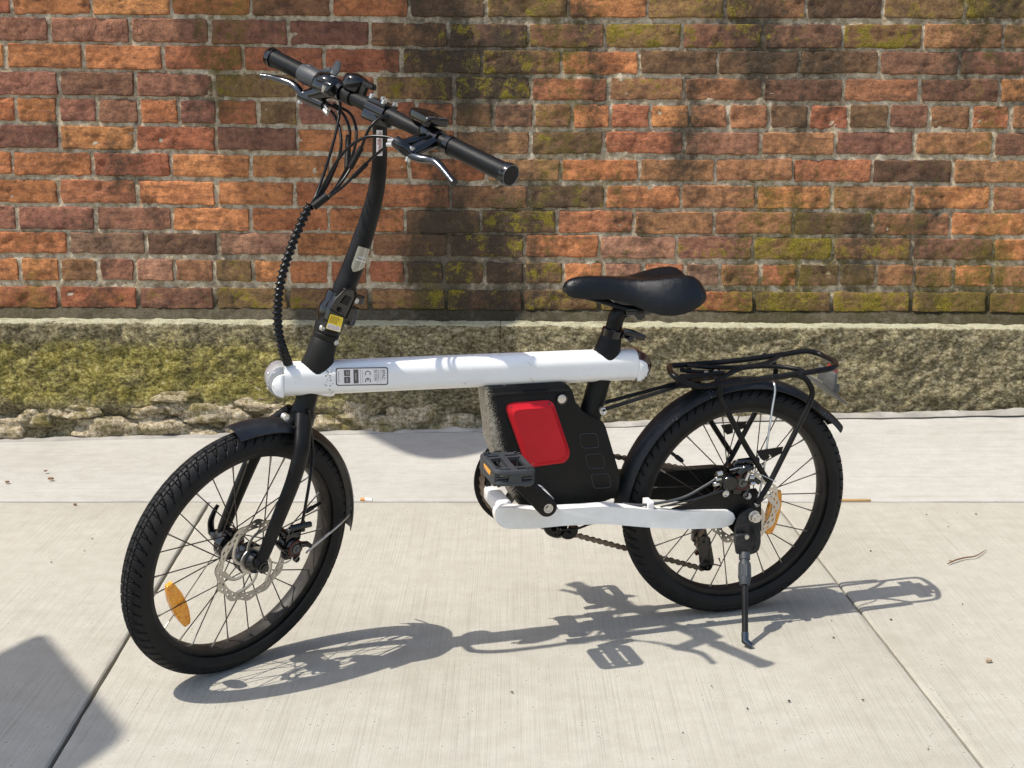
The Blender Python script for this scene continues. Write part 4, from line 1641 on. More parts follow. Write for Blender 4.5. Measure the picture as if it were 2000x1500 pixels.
brake_lever([(588, 186, -.185), (604, 193, -.165), (622, 201, -.145), (634, 206, -.130)],
            [(590, 184, -.183), (580, 172, -.192), (569, 163, -.205), (552, 157, -.222), (535, 152, -.240), (522, 149, -.252), (514, 149, -.260)], bt(655), 'far brake lever', (590, 188, -.183))
brake_lever([(805, 302, .128), (795, 293, .120), (783, 284, .112), (772, 275, .102)],
            [(802, 303, .126), (820, 309, .140), (838, 312, .155), (852, 317, .170), (866, 331, .188), (878, 346, .205), (887, 357, .216)], bt(853), 'near brake lever', (801, 300, .127))

# display on its bracket
tl = bt(826)
mb = MB()
dv = unit(bD * .985 + bN * .17)
dn = unit(np.cross(bU, dv)); dn = dn if dn @ bN > 0 else -dn
dn = unit(dn - bU * .16)
dup = unit(np.cross(dv, dn))
if dup @ bU < 0:
    dup = -dup
dc = bP(bt(826), .002, .0285)
poly = round_poly([dc + dv * .030 + dn * .020, dc + dv * .030 - dn * .020, dc - dv * .020 - dn * .020, dc - dv * .031 - dn * .011, dc - dv * .033 + dn * .006, dc - dv * .022 + dn * .020], .006, 4)
mb.prism(poly, dup * -.011, .0022)
disp = build('display', mb, M['gloss'], hbar, smooth=40, label='small black display')
mb = MB()
for sd in (-1, 1):
    mb = MB()
    mb.box(dc + dv * .024 + dn * (.009 * sd) + dup * .0004, dv * .0035, dn * .006, dup * .0006, 0)
    build('display_button', mb, M['greyrub'], hbar, smooth=0)
mb = MB()
mb.box(dc + dv * .006 - dup * .015, dv * .011, dn * .008, dup * .005, .002)
mb.box(dc + dv * .012 - dup * .026, dv * .012, dn * .013, dup * .008, .003)
mb.tube([bP(bt(842) - .008), bP(bt(842) + .008)], .0145, 16)
build('display_bracket', mb, M['gloss'], hbar, smooth=40)

# ---- cables
def cable(pts, r=.0024, name='cable', mat=None, k=6, parent=None):
    mb = MB()
    P3 = [p if len(p) == 3 and isinstance(p, np.ndarray) else S(*p) for p in pts]
    q = smooth_path(P3, k)
    mb.tube(q, lerp_list(r, len(q)) if hasattr(r, '__len__') else r, 8)
    return build(name, mb, mat or M['cable'], parent or bike, smooth=60)


END = [(612, 392, .004), (604, 404, .0)]
cable([(662, 187, -.10), (664, 215, -.095), (652, 275, -.06), (634, 335, -.02), (617, 382, .002), (606, 402, .002)])
cable([(636, 207, -.128), (655, 228, -.118), (665, 262, -.09), (664, 300, -.06), (645, 350, -.02), (622, 388, .004), (609, 402, .006)])
cable([(641, 203, -.125), (668, 220, -.11), (682, 250, -.085), (683, 275, -.07), (679, 330, -.03), (656, 372, .012), (636, 390, .014)])
cable([(650, 203, -.120), (684, 222, -.10), (696, 255, -.07), (692, 292, -.045), (679, 325, -.02), (652, 372, .014), (630, 392, .014)])
cable([(790, 243, .045), (765, 229, .03), (745, 229, .022), (722, 250, .018), (707, 285, .012), (694, 312, .006), (670, 352, .010), (640, 384, .012), (616, 402, .006)], .0024)
cable([(774, 273, .101), (750, 267, .08), (715, 268, .055), (682, 287, .035), (655, 320, .02), (632, 362, .008), (612, 398, .004), (604, 406, .004)])
cable([(770, 277, .101), (752, 288, .085), (725, 310, .06), (700, 335, .04), (668, 366, .025), (640, 386, .02), (614, 404, .008)], .0022)
for a, b_, r in (((680, 266, -.075), (677, 330, -.03), .0040), ((706, 288, .012), (684, 328, .006), .0044), ((716, 320, .052), (690, 346, .035), .0038), ((640, 382, .018), (612, 404, .008), .0062)):
    cable([a, ((a[0] + b_[0]) / 2, (a[1] + b_[1]) / 2, (a[2] + b_[2]) / 2), b_], r, 'cable_connector', M['plastic'], 3)
wr = smooth_path([S(606, 399, .003), S(586, 440, .002), S(564, 495, .0), S(548, 550, .0), S(541.5, 605, .0), S(544, 650, .0), S(552, 682, .0), B(563, 712, .004)], 40)
mb = MB(); mb.tube(wr, .0060, 14, helix=(.0019, .0092))
build('cable_wrap', mb, M['wrap'], bike, smooth=70)

# ---- fork
LB = [(.0095, .013, -.056), (.0165, .027, -.074), (.0245, .0435, -.100), (.030, .0505, -.149), (.0395, .052, -.2095), (.0475, .0525, -.268), (.0495, .0525, -.283)]
LR = [.0182, .0174, .0156, .0146, .0136, .0120, .0098]
mb = MB()
mb.lathe(SF.P(0.002, 0, 0), SF.v, [(-.078, .012), (-.068, .0225), (-.052, .0215), (-.042, .0172), (-.012, .0165)], 26)
for sd in (1, -1):
    q = smooth_path([SF.P(u, sd * w, v) for u, w, v in LB], 6)
    mb.tube(q, lerp_list(LR, len(q)), 16, flat=(SF.w, .62))
    mb.tube([SF.P(.0495, sd * .046, -.290), SF.P(.0495, sd * .058, -.290)], .0105, 16)
fork = build('fork', mb, M['frame_black'], bike, smooth=50)
mb = MB()
fc = FWF.o
mb.lathe(fc + FWF.w * .056, FWF.w, [(0, .010), (.006, .010), (.007, .0075), (.010, .007), (.0105, .003)], 16)
build('axle_end', mb, M['gloss'], fork, smooth=40)
mb = MB()
mb.lathe(fc - FWF.w * .056, -FWF.w, [(0, .010), (.010, .010), (.014, .007)], 16)
build('axle_end', mb, M['gloss'], fork, smooth=40)
mb = MB()
qr = [FWF.at(x, y, -.074) for x, y in ((413, 1040), (412, 1018), (419, 998), (426, 986))]
q = smooth_path(qr, 5)
mb.tube(q, lerp_list([.0065, .0062, .0050, .0038], len(q)), 10, flat=(FWF.w, .5))
mb.tube([FWF.P(0, -.056, 0), qr[0]], .006, 10)
build('quick_release_lever', mb, M['gloss'], fork, smooth=50)
mb = MB()
mb.sphere(qr[0] + FWF.w * .003, .0045, 10, 6)
build('release_pivot', mb, M['silver'], fork)
# front mudguard bracket and bolt
mb = MB()
mb.tube([SF.P(.008, .002, -.056), SF.P(.024, .004, -.066), SF.P(.036, .004, -.080)], [.015, .012, .009], 12, flat=(SF.w, .9))
build('mudguard_bracket', mb, M['frame_black'], fork, smooth=50)
mb = MB(); mb.lathe(S(558.5, 815, .016), SF.w, [(-.006, .006), (.002, .006), (.0026, .004), (.001, .003)], 14)
build('bracket_bolt', mb, M['silver'], fork, smooth=40)


def mudguard(fr, a0, a1, R, half, rise, name, mat, flare=0.0, thick=.0022):
    mb = MB()
    n = 60; k = 11
    ring = []
    for i in range(n + 1):
        a = a0 + (a1 - a0) * i / n
        fl = flare * max(0, (i / n - .9) / .1)
        row = []
        for side in (0, 1):
            rr = R - (thick if side else 0)
            pts = []
            for j in range(k):
                s_ = -1 + 2 * j / (k - 1)
                if side:
                    s_ = -s_
                hw = half * (1 - .10 * (abs(2 * i / n - 1) ** 8)) * (1 - .03 * side)
                r = rr - rise * (abs(s_) ** 2.6) + fl * (1 - .2 * abs(s_)) * .01
                pts.append(fr.P(r * math.cos(a), hw * s_, r * math.sin(a)))
            row += pts
        ring.append(row)
    mb.loft(ring)
    return build(name, mb, mat, bike, smooth=50)


af0, af1 = wheel_angle(FWF, 452, 852), wheel_angle(FWF, 679, 1022)
if af1 < 0: af1 += 2 * math.pi
fm = mudguard(FWF, af0, af1, .2285, .0265, .012, 'front_mudguard', M['mud_front'])
ar0, ar1 = wheel_angle(RW, 1642, 828), wheel_angle(RW, 1222, 985)
rm = mudguard(RW, ar1, ar0, .2295, .0270, .012, 'rear_mudguard', M['mudguard'], flare=1.0)
# front stay: bent silver wire, and the front brake hose
mb = MB()
q = smooth_path([FWF.at(680, 1004, -.02), FWF.at(687, 985, .0), FWF.at(685, 1000, .018), FWF.at(660, 1027, .040), FWF.at(610, 1069, .056), FWF.at(598, 1080, .060)], 5)
mb.tube(q, .0019, 8)
mb.tube(smooth_path([FWF.at(577, 1075, .058), FWF.at(566, 1095, .060), FWF.at(548, 1101, .060), FWF.at(532, 1098, .06)], 4), .0014, 6)
build('mudguard_stay', mb, M['silver'], fm, smooth=50)


def caliper(fr, c, scale, name, parent, horizontal):
    """disc caliper: two barrels, bridge, arm, bolts"""
    P_ = lambda u, w, v: fr.P(*(c + np.array([u, w, v]) * scale))
    mb = MB()
    mb.lathe(P_(0, -.012, 0), fr.w, [(0, .016 * scale), (.016 * scale, .0165 * scale), (.020 * scale, .014 * scale), (.026 * scale, .012 * scale), (.027 * scale, .007 * scale)], 20)
    mb.box(P_(.002, -.002, .018), fr.u * .016 * scale, fr.w * .010 * scale, fr.v * .008 * scale, .003)
    mb.box(P_(-.006, -.004, -.018), fr.u * .016 * scale, fr.w * .008 * scale, fr.v * .007 * scale, .003)
    mb.tube([P_(-.006, .012, .004), P_(-.024, .012, .002), P_(-.032, .012, -.004)], [.006 * scale, .0045 * scale, .004 * scale], 10)
    mb.tube([P_(.004, .0, .030), P_(-.014, .006, .034), P_(-.030, .008, .034)], [.006 * scale, .0055 * scale, .005 * scale], 10)
    o = build(name, mb, M['gloss'], parent, smooth=40)
    mb = MB()
    mb.lathe(P_(0, .013, 0), fr.w, [(0, .0145 * scale), (.001, .0145 * scale)], 20)
    build('adjuster_ring', mb, M['redanod'], parent, smooth=40)
    mb = MB()
    mb.lathe(P_(0, .0145, 0), fr.w, [(0, .0085 * scale), (.002, .008 * scale), (.0021, .004 * scale), (.0005, .003 * scale)], 12)
    for u, v in ((.010, .030), (-.012, -.026)):
        mb.lathe(P_(u, .002, v), fr.w, [(0, .0055 * scale), (.006, .0055 * scale), (.0065, .004 * scale), (.004, .003 * scale)], 12)
    build('caliper_bolt', mb, M['darkchrome'], parent, smooth=40)
    return o


cf = FWF.loc(FWF.at(571, 1067, .055))
caliper(FWF, np.array([cf[0], .050, cf[2]]), 1.0, 'front_brake_caliper', bike, False)
mb = MB()
mb.tube(smooth_path([SF.P(.012, .020, -.040), FWF.at(611, 880, .030), FWF.at(606, 930, .045), FWF.at(597, 985, .055), FWF.at(591, 1018, .056)], 6), .0026, 8)
mb.lathe(FWF.at(591, 1030, .056), unit(FWF.at(592, 1015, .056) - FWF.at(590, 1035, .056)), [(-.006, .0045), (.008, .0045), (.012, .003)], 10)
build('brake_hose', mb, M['cable'], fork, smooth=50)

# ---- battery case, red panel, lock
CW = .025
case_px = [(946, 757), (1102, 747), (1116, 757), (1128, 797), (1150, 812), (1180, 824), (1212, 932), (1206, 966), (1192, 977), (1165, 982), (1084, 988), (1036, 995), (1010, 985), (1001, 968), (961, 872)]
face = [B(x, y, CW) for x, y in case_px]
mb = MB()
mb.prism(round_poly(face, [.004, .006, .008, .01, .02, .008, .01, .012, .012, .01, .01, .010, .012, .01, .01], 3), -BF.w * (2 * CW), .007, 3)
case = build('battery_case', mb, M['battery'], bike, smooth=40)
mb = MB()                                                  # ridge under the top edge
rp = [B(x, y, CW + .0005) for x, y in ((956, 772), (1098, 762), (1106, 768))]
mb.tube(smooth_path(rp, 3), .0030, 8)
build('case_ridge', mb, M['battery'], case)
red_px = [(990, 790), (1002, 786), (1072, 781), (1081, 788), (1112, 880), (1111, 892), (1102, 903), (1034, 912), (1024, 902), (988, 800)]
red = round_poly([B(x, y, CW + .0005) for x, y in red_px], .004, 3)
mb = MB()
cen = sum(red) / len(red)
ring0 = [p - BF.w * .003 for p in red]
ring1 = [p + BF.w * .0020 for p in red]
ring2 = [cen + (p - cen) * .965 + BF.w * .0030 for p in red]
ring3 = [cen + (p - cen) * .82 + BF.w * .0105 for p in red]
mb.loft([ring0, ring1, ring2, ring3])
cover = build('red_panel', mb, M['redplastic'], case, smooth=28)
mb = MB()
for x, y in ((999.5, 797), (1073, 789)):
    mb.lathe(B(x, y, CW + .006), BF.w, [(-.004, .0022), (.0002, .0022)], 10)
for k in range(5):
    p = B(1055 + 4.2 * k, 889.5 - .4 * k, CW + .0086)
    mb.box(p, BF.u * .0011, BF.v * .0008, BF.w * .0003)
build('panel_hole', mb, M['ink'], case, smooth=30)
mb = MB(); mb.lathe(B(1097, 779, CW + .0), BF.w, [(-.002, .0098), (.0030, .0098), (.0035, .0085)], 20)
build('lock_surround', mb, M['gloss'], case, smooth=40)
mb = MB(); mb.lathe(B(1097, 779, CW + .003), BF.w, [(0, .0072), (.0020, .0072), (.0024, .0062)], 20)
mb.box(B(1097, 779, CW + .0056), BF.u * .0007, BF.v * .002, BF.w * .0002)
build('key_lock', mb, M['silver'], case, smooth=40)
mb = MB()
for x, y in ((1150.5, 861.5), (1162, 901), (1173.5, 940)):
    pl = [(x - 19.5, y - 13.5), (x + 14.5, y - 15.5), (x + 20, y + 12), (x - 13.5, y + 14)]
    mb = MB()
    mb.tube(round_poly([B(a, b_, CW + .0002) for a, b_ in pl], .006, 4), .00075, 6, closed=True)
    build('embossed_square', mb, M['greyrub'], case, smooth=60)

# ---- seat tube, post, saddle
def seat(x, y):
    return B(x, y, 0)


q0_, q1_ = seat(1152, 812), seat(1193, 660)
sd_ = unit(q1_ - q0_); sL = np.linalg.norm(q1_ - q0_)
mb = MB()
mb.lathe(q0_, sd_, [(-.015, .0195), (.030, .0188), (.060, .0186), (.068, .0190)], 26)
vt = np.linalg.norm(seat(1184, 694) - q0_)
mb.loft(boot(q0_, sd_, [(vt - .010, .0270, .0195, .016, 1), (vt - .003, .0280, .0215, .0145, 1), (vt + .001, .0262, .0225, .012, .9), (vt + .007, .0232, .0222, .009, .5), (vt + .017, .0205, .0205, .002, .1)], [(vt + .044, .0168), (vt + .0455, .0158)]))
seat_tube = build('seat_tube', mb, M['plastic'], bike, smooth=45)
cl = np.linalg.norm(seat(1196.5, 648) - q0_)
mb = MB()
mb.lathe(q0_, sd_, [(cl - .012, .0182), (cl + .004, .0185), (cl + .0055, .0172)], 26)
mb.box(q0_ + sd_ * (cl - .004) - BF.u * .020, BF.u * .008, BF.w * .010, sd_ * .007, .002)
build('seat_clamp', mb, M['gloss'], seat_tube, smooth=40)
mb = MB()
c0 = B(1219, 648, .012)
q = smooth_path([c0, B(1232, 650, .018), B(1246, 656, .018), B(1259, 660, .016)], 4)
mb.tube(q, lerp_list([.006, .0062, .0058, .0050], len(q)), 12, flat=(BF.w, .6))
mb.lathe(B(1230, 661, .014), BF.w, [(-.012, .0055), (.006, .0055), (.007, .004)], 12)
build('clamp_lever', mb, M['gloss'], seat_tube, smooth=50)
mb = MB()
pp = [q0_ + sd_ * (cl - .02), q0_ + sd_ * (cl + .016), seat(1203.5, 622), seat(1211, 610), seat(1224, 604), seat(1240, 601)]
q = smooth_path(pp, 6)
mb.tube(q, lerp_list([.0138, .0138, .0140, .0142, .0138, .0120], len(q)), 20)
post = build('seat_post', mb, M['black'], bike, smooth=50)

SEC = [  # u, half width, top (centre), lower edge, lobe
    (.3395, .0075, .6215, .6120, 0), (.3360, .0130, .6275, .6070, 0), (.3290, .0172, .6320, .6045, 0), (.3160, .0200, .6352, .6030, 0), (.2950, .0215, .6362, .6015, 0), (.2700, .0225, .6350, .6005, 0),
    (.2450, .0275, .6330, .5960, .0006), (.2250, .0360, .6315, .5895, .002), (.2060, .0490, .6310, .5820, .005), (.1880, .0600, .6312, .5780, .008), (.1700, .0668, .6318, .5780, .0105),
    (.1520, .0700, .6322, .5815, .012), (.1360, .0695, .6316, .5870, .0125), (.1230, .0660, .6298, .5925, .011), (.1130, .0600, .6258, .5980, .008), (.1060, .0520, .6200, .6010, .005), (.1020, .0430, .6130, .6025, .002)]
SEC = [tuple(np.interp(t, range(len(SEC)), [s_[k] for s_ in SEC]) for k in range(5)) for t in np.linspace(0, len(SEC) - 1, 49)]
rings = []
for u, hw, vt_, vb, lobe in SEC:
    ring = []
    tail = max(0, (.165 - u) / .063)
    for j in range(33):
        a = math.pi * j / 32
        c_, s_ = math.cos(a), math.sin(a)
        ww = hw * np.sign(c_) * abs(c_) ** .86
        k = abs(ww) / max(hw, 1e-6)
        v = vb + (vt_ - vb) * s_ ** .78
        v += lobe * math.exp(-((k - .58) / .26) ** 2) - lobe * .35 * math.exp(-(k / .22) ** 2)
        uu = u + .020 * tail ** 1.5 * math.exp(-(k / .42) ** 2)
        ring.append(BF.P(uu, ww, v))
    for j in range(1, 8):
        k = -1 + 2 * j / 8
        ring.append(BF.P(u, hw * k * .93, vb + .004 + .006 * (1 - k * k)))
    rings.append(ring)
mb = MB(); mb.loft(rings)
sad = build('saddle', mb, M['saddle'], bike, smooth=75)
mb = MB()
for sd in (1, -1):
    q = smooth_path([BF.P(.318, sd * .008, .606), BF.P(.268, sd * .015, .592), BF.P(.235, sd * .021, .583), BF.P(.190, sd * .022, .580), BF.P(.160, sd * .024, .584), BF.P(.130, sd * .030, .598)], 5)
    mb.tube(q, .0036, 8)
build('saddle_rail', mb, M['black'], sad)
mb = MB()
mb.prism([BF.P(u, -.018, v) for u, v in ((.272, .603), (.200, .600), (.165, .590), (.172, .580), (.205, .578), (.238, .583))], BF.w * .036, .003)
mb.box(BF.P(.215, 0, .5775), BF.u * .022, BF.w * .026, BF.v * .006, .003)
mb.tube([BF.P(.212, -.026, .572), BF.P(.212, .026, .572)], .0085, 14)
build('saddle_clamp', mb, M['gloss'], sad, smooth=40)

# ---- chainstays and dropout
stay_top = [(969, 996), (984, 991), (1050, 996), (1100, 994), (1180, 989), (1255, 994), (1340, 999), (1400, 997), (1425, 997), (1436, 1006), (1436, 1018), (1424, 1029), (1400, 1032), (1330, 1034), (1260, 1030), (1180, 1023), (1100, 1027), (1040, 1033), (990, 1033), (973, 1026), (968, 1012)]
mb = MB()
mb.prism(round_poly([B(x, y, .068) for x, y in stay_top], .007, 3), -BF.w * .020, .005, 3)
stay = build('chainstay', mb, M['white_dirty'], bike, smooth=40)
u0, _, v0 = BF.loc(B(975, 1008, .060))
mb = MB()
mb.box(BF.P(u0 - .016, -.008, v0 + .002), BF.u * .013, BF.w * .052, BF.v * .013, .006)
build('yoke', mb, M['white_dirty'], stay, smooth=40)
mb = MB()
mb.prism([B(x, y, -.040) for x, y in ((1010, 930), (1120, 925), (1285, 922), (1400, 914), (1443, 914), (1440, 975), (1345, 984), (1285, 976), (1120, 972), (1010, 975))], -BF.w * .020, .005)
build('far_chainstay', mb, M['frame_black'], bike, smooth=40)
mb = MB()
mb.lathe(BF.P(*(BF.loc(B(1071, 993, .093)) * np.array([1, 0, 1]) - np.array([0, .062, 0]))), BF.w, [(0, .0175), (.136, .0175)], 24)
build('bottom_bracket', mb, M['white_dirty'], bike, smooth=40)
mb = MB()
drop = [(1296, 1000), (1345, 985), (1400, 962), (1412, 952), (1432, 948), (1452, 960), (1478, 955), (1487, 970), (1488, 1036), (1476, 1044), (1436, 1044), (1424, 1030), (1420, 998), (1380, 992)]
mb.prism([B(x, y, .0615) for x, y in drop], -BF.w * .006, .0012)
dropout = build('dropout_plate', mb, M['frame_black'], bike, smooth=40)
mb = MB()
mb.lathe(RW.o + RW.w * .0765, RW.w, [(0, .0105), (.003, .0105), (.0032, .0088), (.012, .0088), (.0125, .0055), (.018, .0052), (.0185, .003)], 6 * 3)
build('axle_nut', mb, M['silver'], dropout, smooth=30)
mb = MB()
for x, y, r in ((1416, 963, .0062), (1460, 968, .0060), (1477, 983, .0052)):
    mb = MB()
    mb.lathe(B(x, y, .0615), BF.w, [(0, r), (.004, r), (.0046, r * .75), (.003, r * .5)], 14)
    build('dropout_bolt', mb, M['silver'], dropout, smooth=40)
cr = RW.loc(RW.at(1440, 942, .070))
caliper(RW, np.array([cr[0] - .006, .062, cr[2] + .002]), 1.05, 'rear_brake_caliper', bike, True)
mb = MB()
P_ = lambda x, y, w: B(x, y, w)
mb.lathe(P_(1421, 940, .066), BF.w, [(0, .015), (.010, .0145), (.013, .012)], 18)
mb.box(P_(1410, 935, .068), BF.u * .014, BF.v * .008, BF.w * .008, .003)
mb.tube(smooth_path([P_(1443, 925, .074), P_(1455, 915, .076), P_(1463, 912, .076)], 4), .007, 10)
mb.tube([P_(1430, 915, .07), P_(1470, 912, .07)], .006, 10)
build('caliper_arm', mb, M['gloss'], bike, smooth=40)
mb = MB()
for x, y in ((1402, 936), (1398, 946), (1405, 926)):
    mb.tube([P_(x - 5, y, .072), P_(x + 5, y - 2, .072)], .0045, 10)
mb.tube([P_(1457, 938, .084), P_(1463, 923, .084)], .0026, 8)
for x in (1466, 1468):
    mb.tube([P_(x - 3, 932 + (x - 1466) * 6, .078), P_(x + 6, 932 + (x - 1466) * 6, .078)], .0036, 8)
build('caliper_hardware', mb, M['silver'], bike, smooth=40)
mb = MB()
mb.tube(smooth_path([P_(1215, 984, .045), P_(1260, 986, .060), P_(1330, 973, .066), P_(1375, 950, .070), P_(1403, 932, .072)], 6), .0026, 8)
mb.tube(smooth_path([P_(1290, 990, .058), P_(1350, 976, .066), P_(1395, 963, .070), P_(1412, 957, .070)], 5), .0016, 8)
build('rear_brake_cable', mb, M['greyrub'], bike, smooth=60)
mb = MB(); mb.tube(smooth_path([P_(1425, 918, .078), P_(1450, 913, .08), P_(1475, 922, .08), P_(1516, 941, .082)], 5), .0008, 6)
build('cable_tail', mb, M['silver'], bike, smooth=60)
mb = MB(); mb.box(B(1266, 983, .054), BF.u * .0055, BF.w * .013, BF.v * .006, .001)
build('cable_tie', mb, M['paper'], stay)

# ---- crank set, pedals, chain
BBc = BF.loc(B(1071, 993, .093)) * np.array([1, 0, 1])
CRK = BF.loc(B(990, 916, .146)) * np.array([1, 0, 1]) - BBc
mb = MB()
near_end = BBc + CRK
a, b_ = BF.P(BBc[0], .090, BBc[2]), BF.P(near_end[0], .098, near_end[2])
d = unit(b_ - a); s_ = unit(np.cross(d, BF.w))


def crank_arm(sgn):
    a = BF.P(BBc[0], sgn * .078, BBc[2]); e = BBc + CRK * sgn; b_ = BF.P(e[0], sgn * .088, e[2])
    mb = MB()
    d = unit(b_ - a); s_ = unit(np.cross(d, BF.w))
    L = np.linalg.norm(b_ - a)
    n = 9
    out = [a + s_ * (.0165 * math.cos(t)) - d * (.0165 * math.sin(t)) for t in np.linspace(0, math.pi, n)]
    out += [b_ + s_ * (.0125 * math.cos(t)) + d * (.0125 * math.sin(t)) for t in np.linspace(math.pi, 0, n)]
    mb.prism(out, BF.w * (sgn * .015), .003)
    c = build('crank_arm', mb, M['frame_black'], bike, smooth=40)
    mb = MB()
    mb.lathe(a + BF.w * (sgn * .0150), BF.w * sgn, [(0, .0085), (.0012, .0080), (.0013, .0055), (.0002, .005)], 18)
    build('crank_bolt', mb, M['silver'], c, smooth=40)
    return c, e


def pedal(sgn, e, tilt):
    # a caged platform: two frames, end plates, centre barrel, amber strips front and back
    cu, cv = math.cos(tilt), math.sin(tilt)
    c0 = np.array([e[0], sgn * .146, e[2]])
    Pp = lambda u, w, v: BF.P(c0[0] + u * cu - v * cv, c0[1] + sgn * w, c0[2] + u * sv_(tilt) + v * cu)
    lw, lu, hv = .041, .0305, .0088
    mb = MB()
    outer = round_poly([np.array([lu, -lw]), np.array([lu, lw]), np.array([-lu, lw]), np.array([-lu, -lw])], .010, 4)
    for z in (hv, -hv):
        pts = [Pp(u, w, z) for u, w in outer]
        mb.tube(pts, .0048, 8, closed=True)
        mb.box(Pp(0, 0, z), BF.u * .0050, BF.w * lw * .95, BF.v * .0030)
        mb.box(Pp(0, .026, z), BF.u * lu * .9, BF.w * .0035, BF.v * .0028)
        mb.box(Pp(0, -.024, z), BF.u * lu * .9, BF.w * .0035, BF.v * .0028)
        for uu in (-1, 1):
            mb.box(Pp(uu * lu * .96, 0, z), BF.u * .0046, BF.w * lw * .9, BF.v * .0024)
            mb.box(Pp(0, uu * lw * .96, z), BF.u * lu * .9, BF.w * .0050, BF.v * .0024)
        for u, w in outer[::2]:
            mb.box(Pp(u * .97, w * .97, z + (.0045 if z > 0 else -.0045)), BF.u * .002, BF.w * .002, BF.v * .002)
    for uu in (lu, -lu):
        mb.box(Pp(uu * .97, -lw * .75, 0), BF.u * .003, BF.w * .010, BF.v * hv)
        mb.box(Pp(uu * .97, lw * .75, 0), BF.u * .003, BF.w * .010, BF.v * hv)
    mb.box(Pp(0, lw, 0), BF.u * .011, BF.w * .004, BF.v * hv * .9, .002)
    mb.tube([Pp(0, -lw, 0), Pp(0, lw, 0)], .0072, 14)
    for uu in (-.022, .022):
        for vv in (-.005, 0, .005):
            mb.box(Pp(uu, lw * .98, vv), BF.u * .009, BF.w * .002, BF.v * .0012)
    p = build('pedal', mb, M['greyrub'] if sgn > 0 else M['plastic'], bike, smooth=40)
    for uu in (lu + .0015, -lu - .0015):
        mb = MB()
        mb.box(Pp(uu, 0, 0), BF.u * .0012, BF.w * .018, BF.v * .0040, .0006)
        build('pedal_reflector', mb, M['amber'], p)
    mb = MB()
    mb.tube([BF.P(e[0], sgn * .088, e[2]), Pp(0, -lw, 0)], .0065, 12)
    build('pedal_axle', mb, M['silver'], p)
    return p


def sv_(t):
    return math.sin(t)


for sgn in (1, -1):
    c, e = crank_arm(sgn)
    pedal(sgn, e, math.radians(4 if sgn > 0 else -6))

CHW = -.046
mb = MB()
RC = .074
n = 80
ring_o = []
prof = []
for i in range(n):
    a = 2 * math.pi * i / n
    r = RC + (.0026 if i % 2 else -.001)
    prof.append((r, a))
V = []; F = []
for r_in, w in ((.060, CHW), ):
    pass
for sdw in (CHW - .0012, CHW + .0012):
    k = len(V)
    for r, a in prof:
        V.append(BF.P(BBc[0] + r * math.cos(a), sdw, BBc[2] + r * math.sin(a)))
        V.append(BF.P(BBc[0] + .058 * math.cos(a), sdw, BBc[2] + .058 * math.sin(a)))
    for i in range(n):
        j = (i + 1) % n
        F.append((k + 2 * i, k + 2 * i + 1, k + 2 * j + 1, k + 2 * j))
mb.add(V, F)
for i in range(5):
    a = 2 * math.pi * i / 5 + .3
    mb.tube([BF.P(BBc[0] + r * math.cos(a), CHW, BBc[2] + r * math.sin(a)) for r in (.012, .062)], [.012, .008], 10, flat=(BF.w, .25))
chainring = build('chainring', mb, M['gloss'], bike, smooth=30)
for off, nm in ((.006, 'chain_guard'), (-.008, 'chain_guard')):
    mb = MB()
    rings = [[BF.P(BBc[0] + r * math.cos(a), CHW + off + w, BBc[2] + r * math.sin(a)) for r, w in ((.060, -.0012), (.0860 if off < 0 else .0680, -.0012), (.0860 if off < 0 else .0680, .0012), (.060, .0012))] for a in np.linspace(0, 2 * math.pi, 73)[:-1]]
    mb.loft(rings, False, True)
    build(nm, mb, M['plastic'], chainring, smooth=30)

# chain: round the ring, along the top to the cog, under through the tension wheels
cog = RW.loc(RW.o) * 0
cogc = np.array([RW.o @ BF.u - BF.o @ BF.u, 0, RW.o @ BF.v - BF.o @ BF.v])
rc = .030
jl = BF.loc(B(1376, 1094, -.050)); ju = BF.loc(B(1371, 1055, -.050))
pathc = []
top_a = math.radians(97)
for a in np.linspace(top_a, math.radians(262), 26):
    pathc.append((BBc[0] + RC * math.cos(math.pi - a + math.pi) if False else BBc[0] + RC * math.cos(math.pi / 2 - (a - math.pi / 2)), BBc[2] + RC * math.sin(math.pi / 2 - (a - math.pi / 2))))
# lower run to the tension wheel
pathc += [(jl[0] + .004, jl[2] - .0155), (jl[0] - .010, jl[2] - .010), (jl[0] - .012, jl[2] + .004), (jl[0] + .002, jl[2] + .014), (ju[0] + .013, ju[2] - .004), (ju[0] + .008, ju[2] + .012)]
for a in np.linspace(math.radians(-60), math.radians(-272), 16):
    pathc.append((cogc[0] + rc * math.cos(a), cogc[2] + rc * math.sin(a)))
poly3 = [BF.P(u, CHW - .001, v) for u, v in pathc]
poly3.append(poly3[0])
seglen = [np.linalg.norm(poly3[i + 1] - poly3[i]) for i in range(len(poly3) - 1)]
tot = sum(seglen)
nl = int(round(tot / .0127)); nl += nl % 2
cum = np.concatenate([[0], np.cumsum(seglen)])


def on_chain(s_):
    s_ %= tot
    i = min(len(seglen) - 1, max(0, int(np.searchsorted(cum, s_, 'right') - 1)))
    f = (s_ - cum[i]) / seglen[i]
    return poly3[i] * (1 - f) + poly3[i + 1] * f


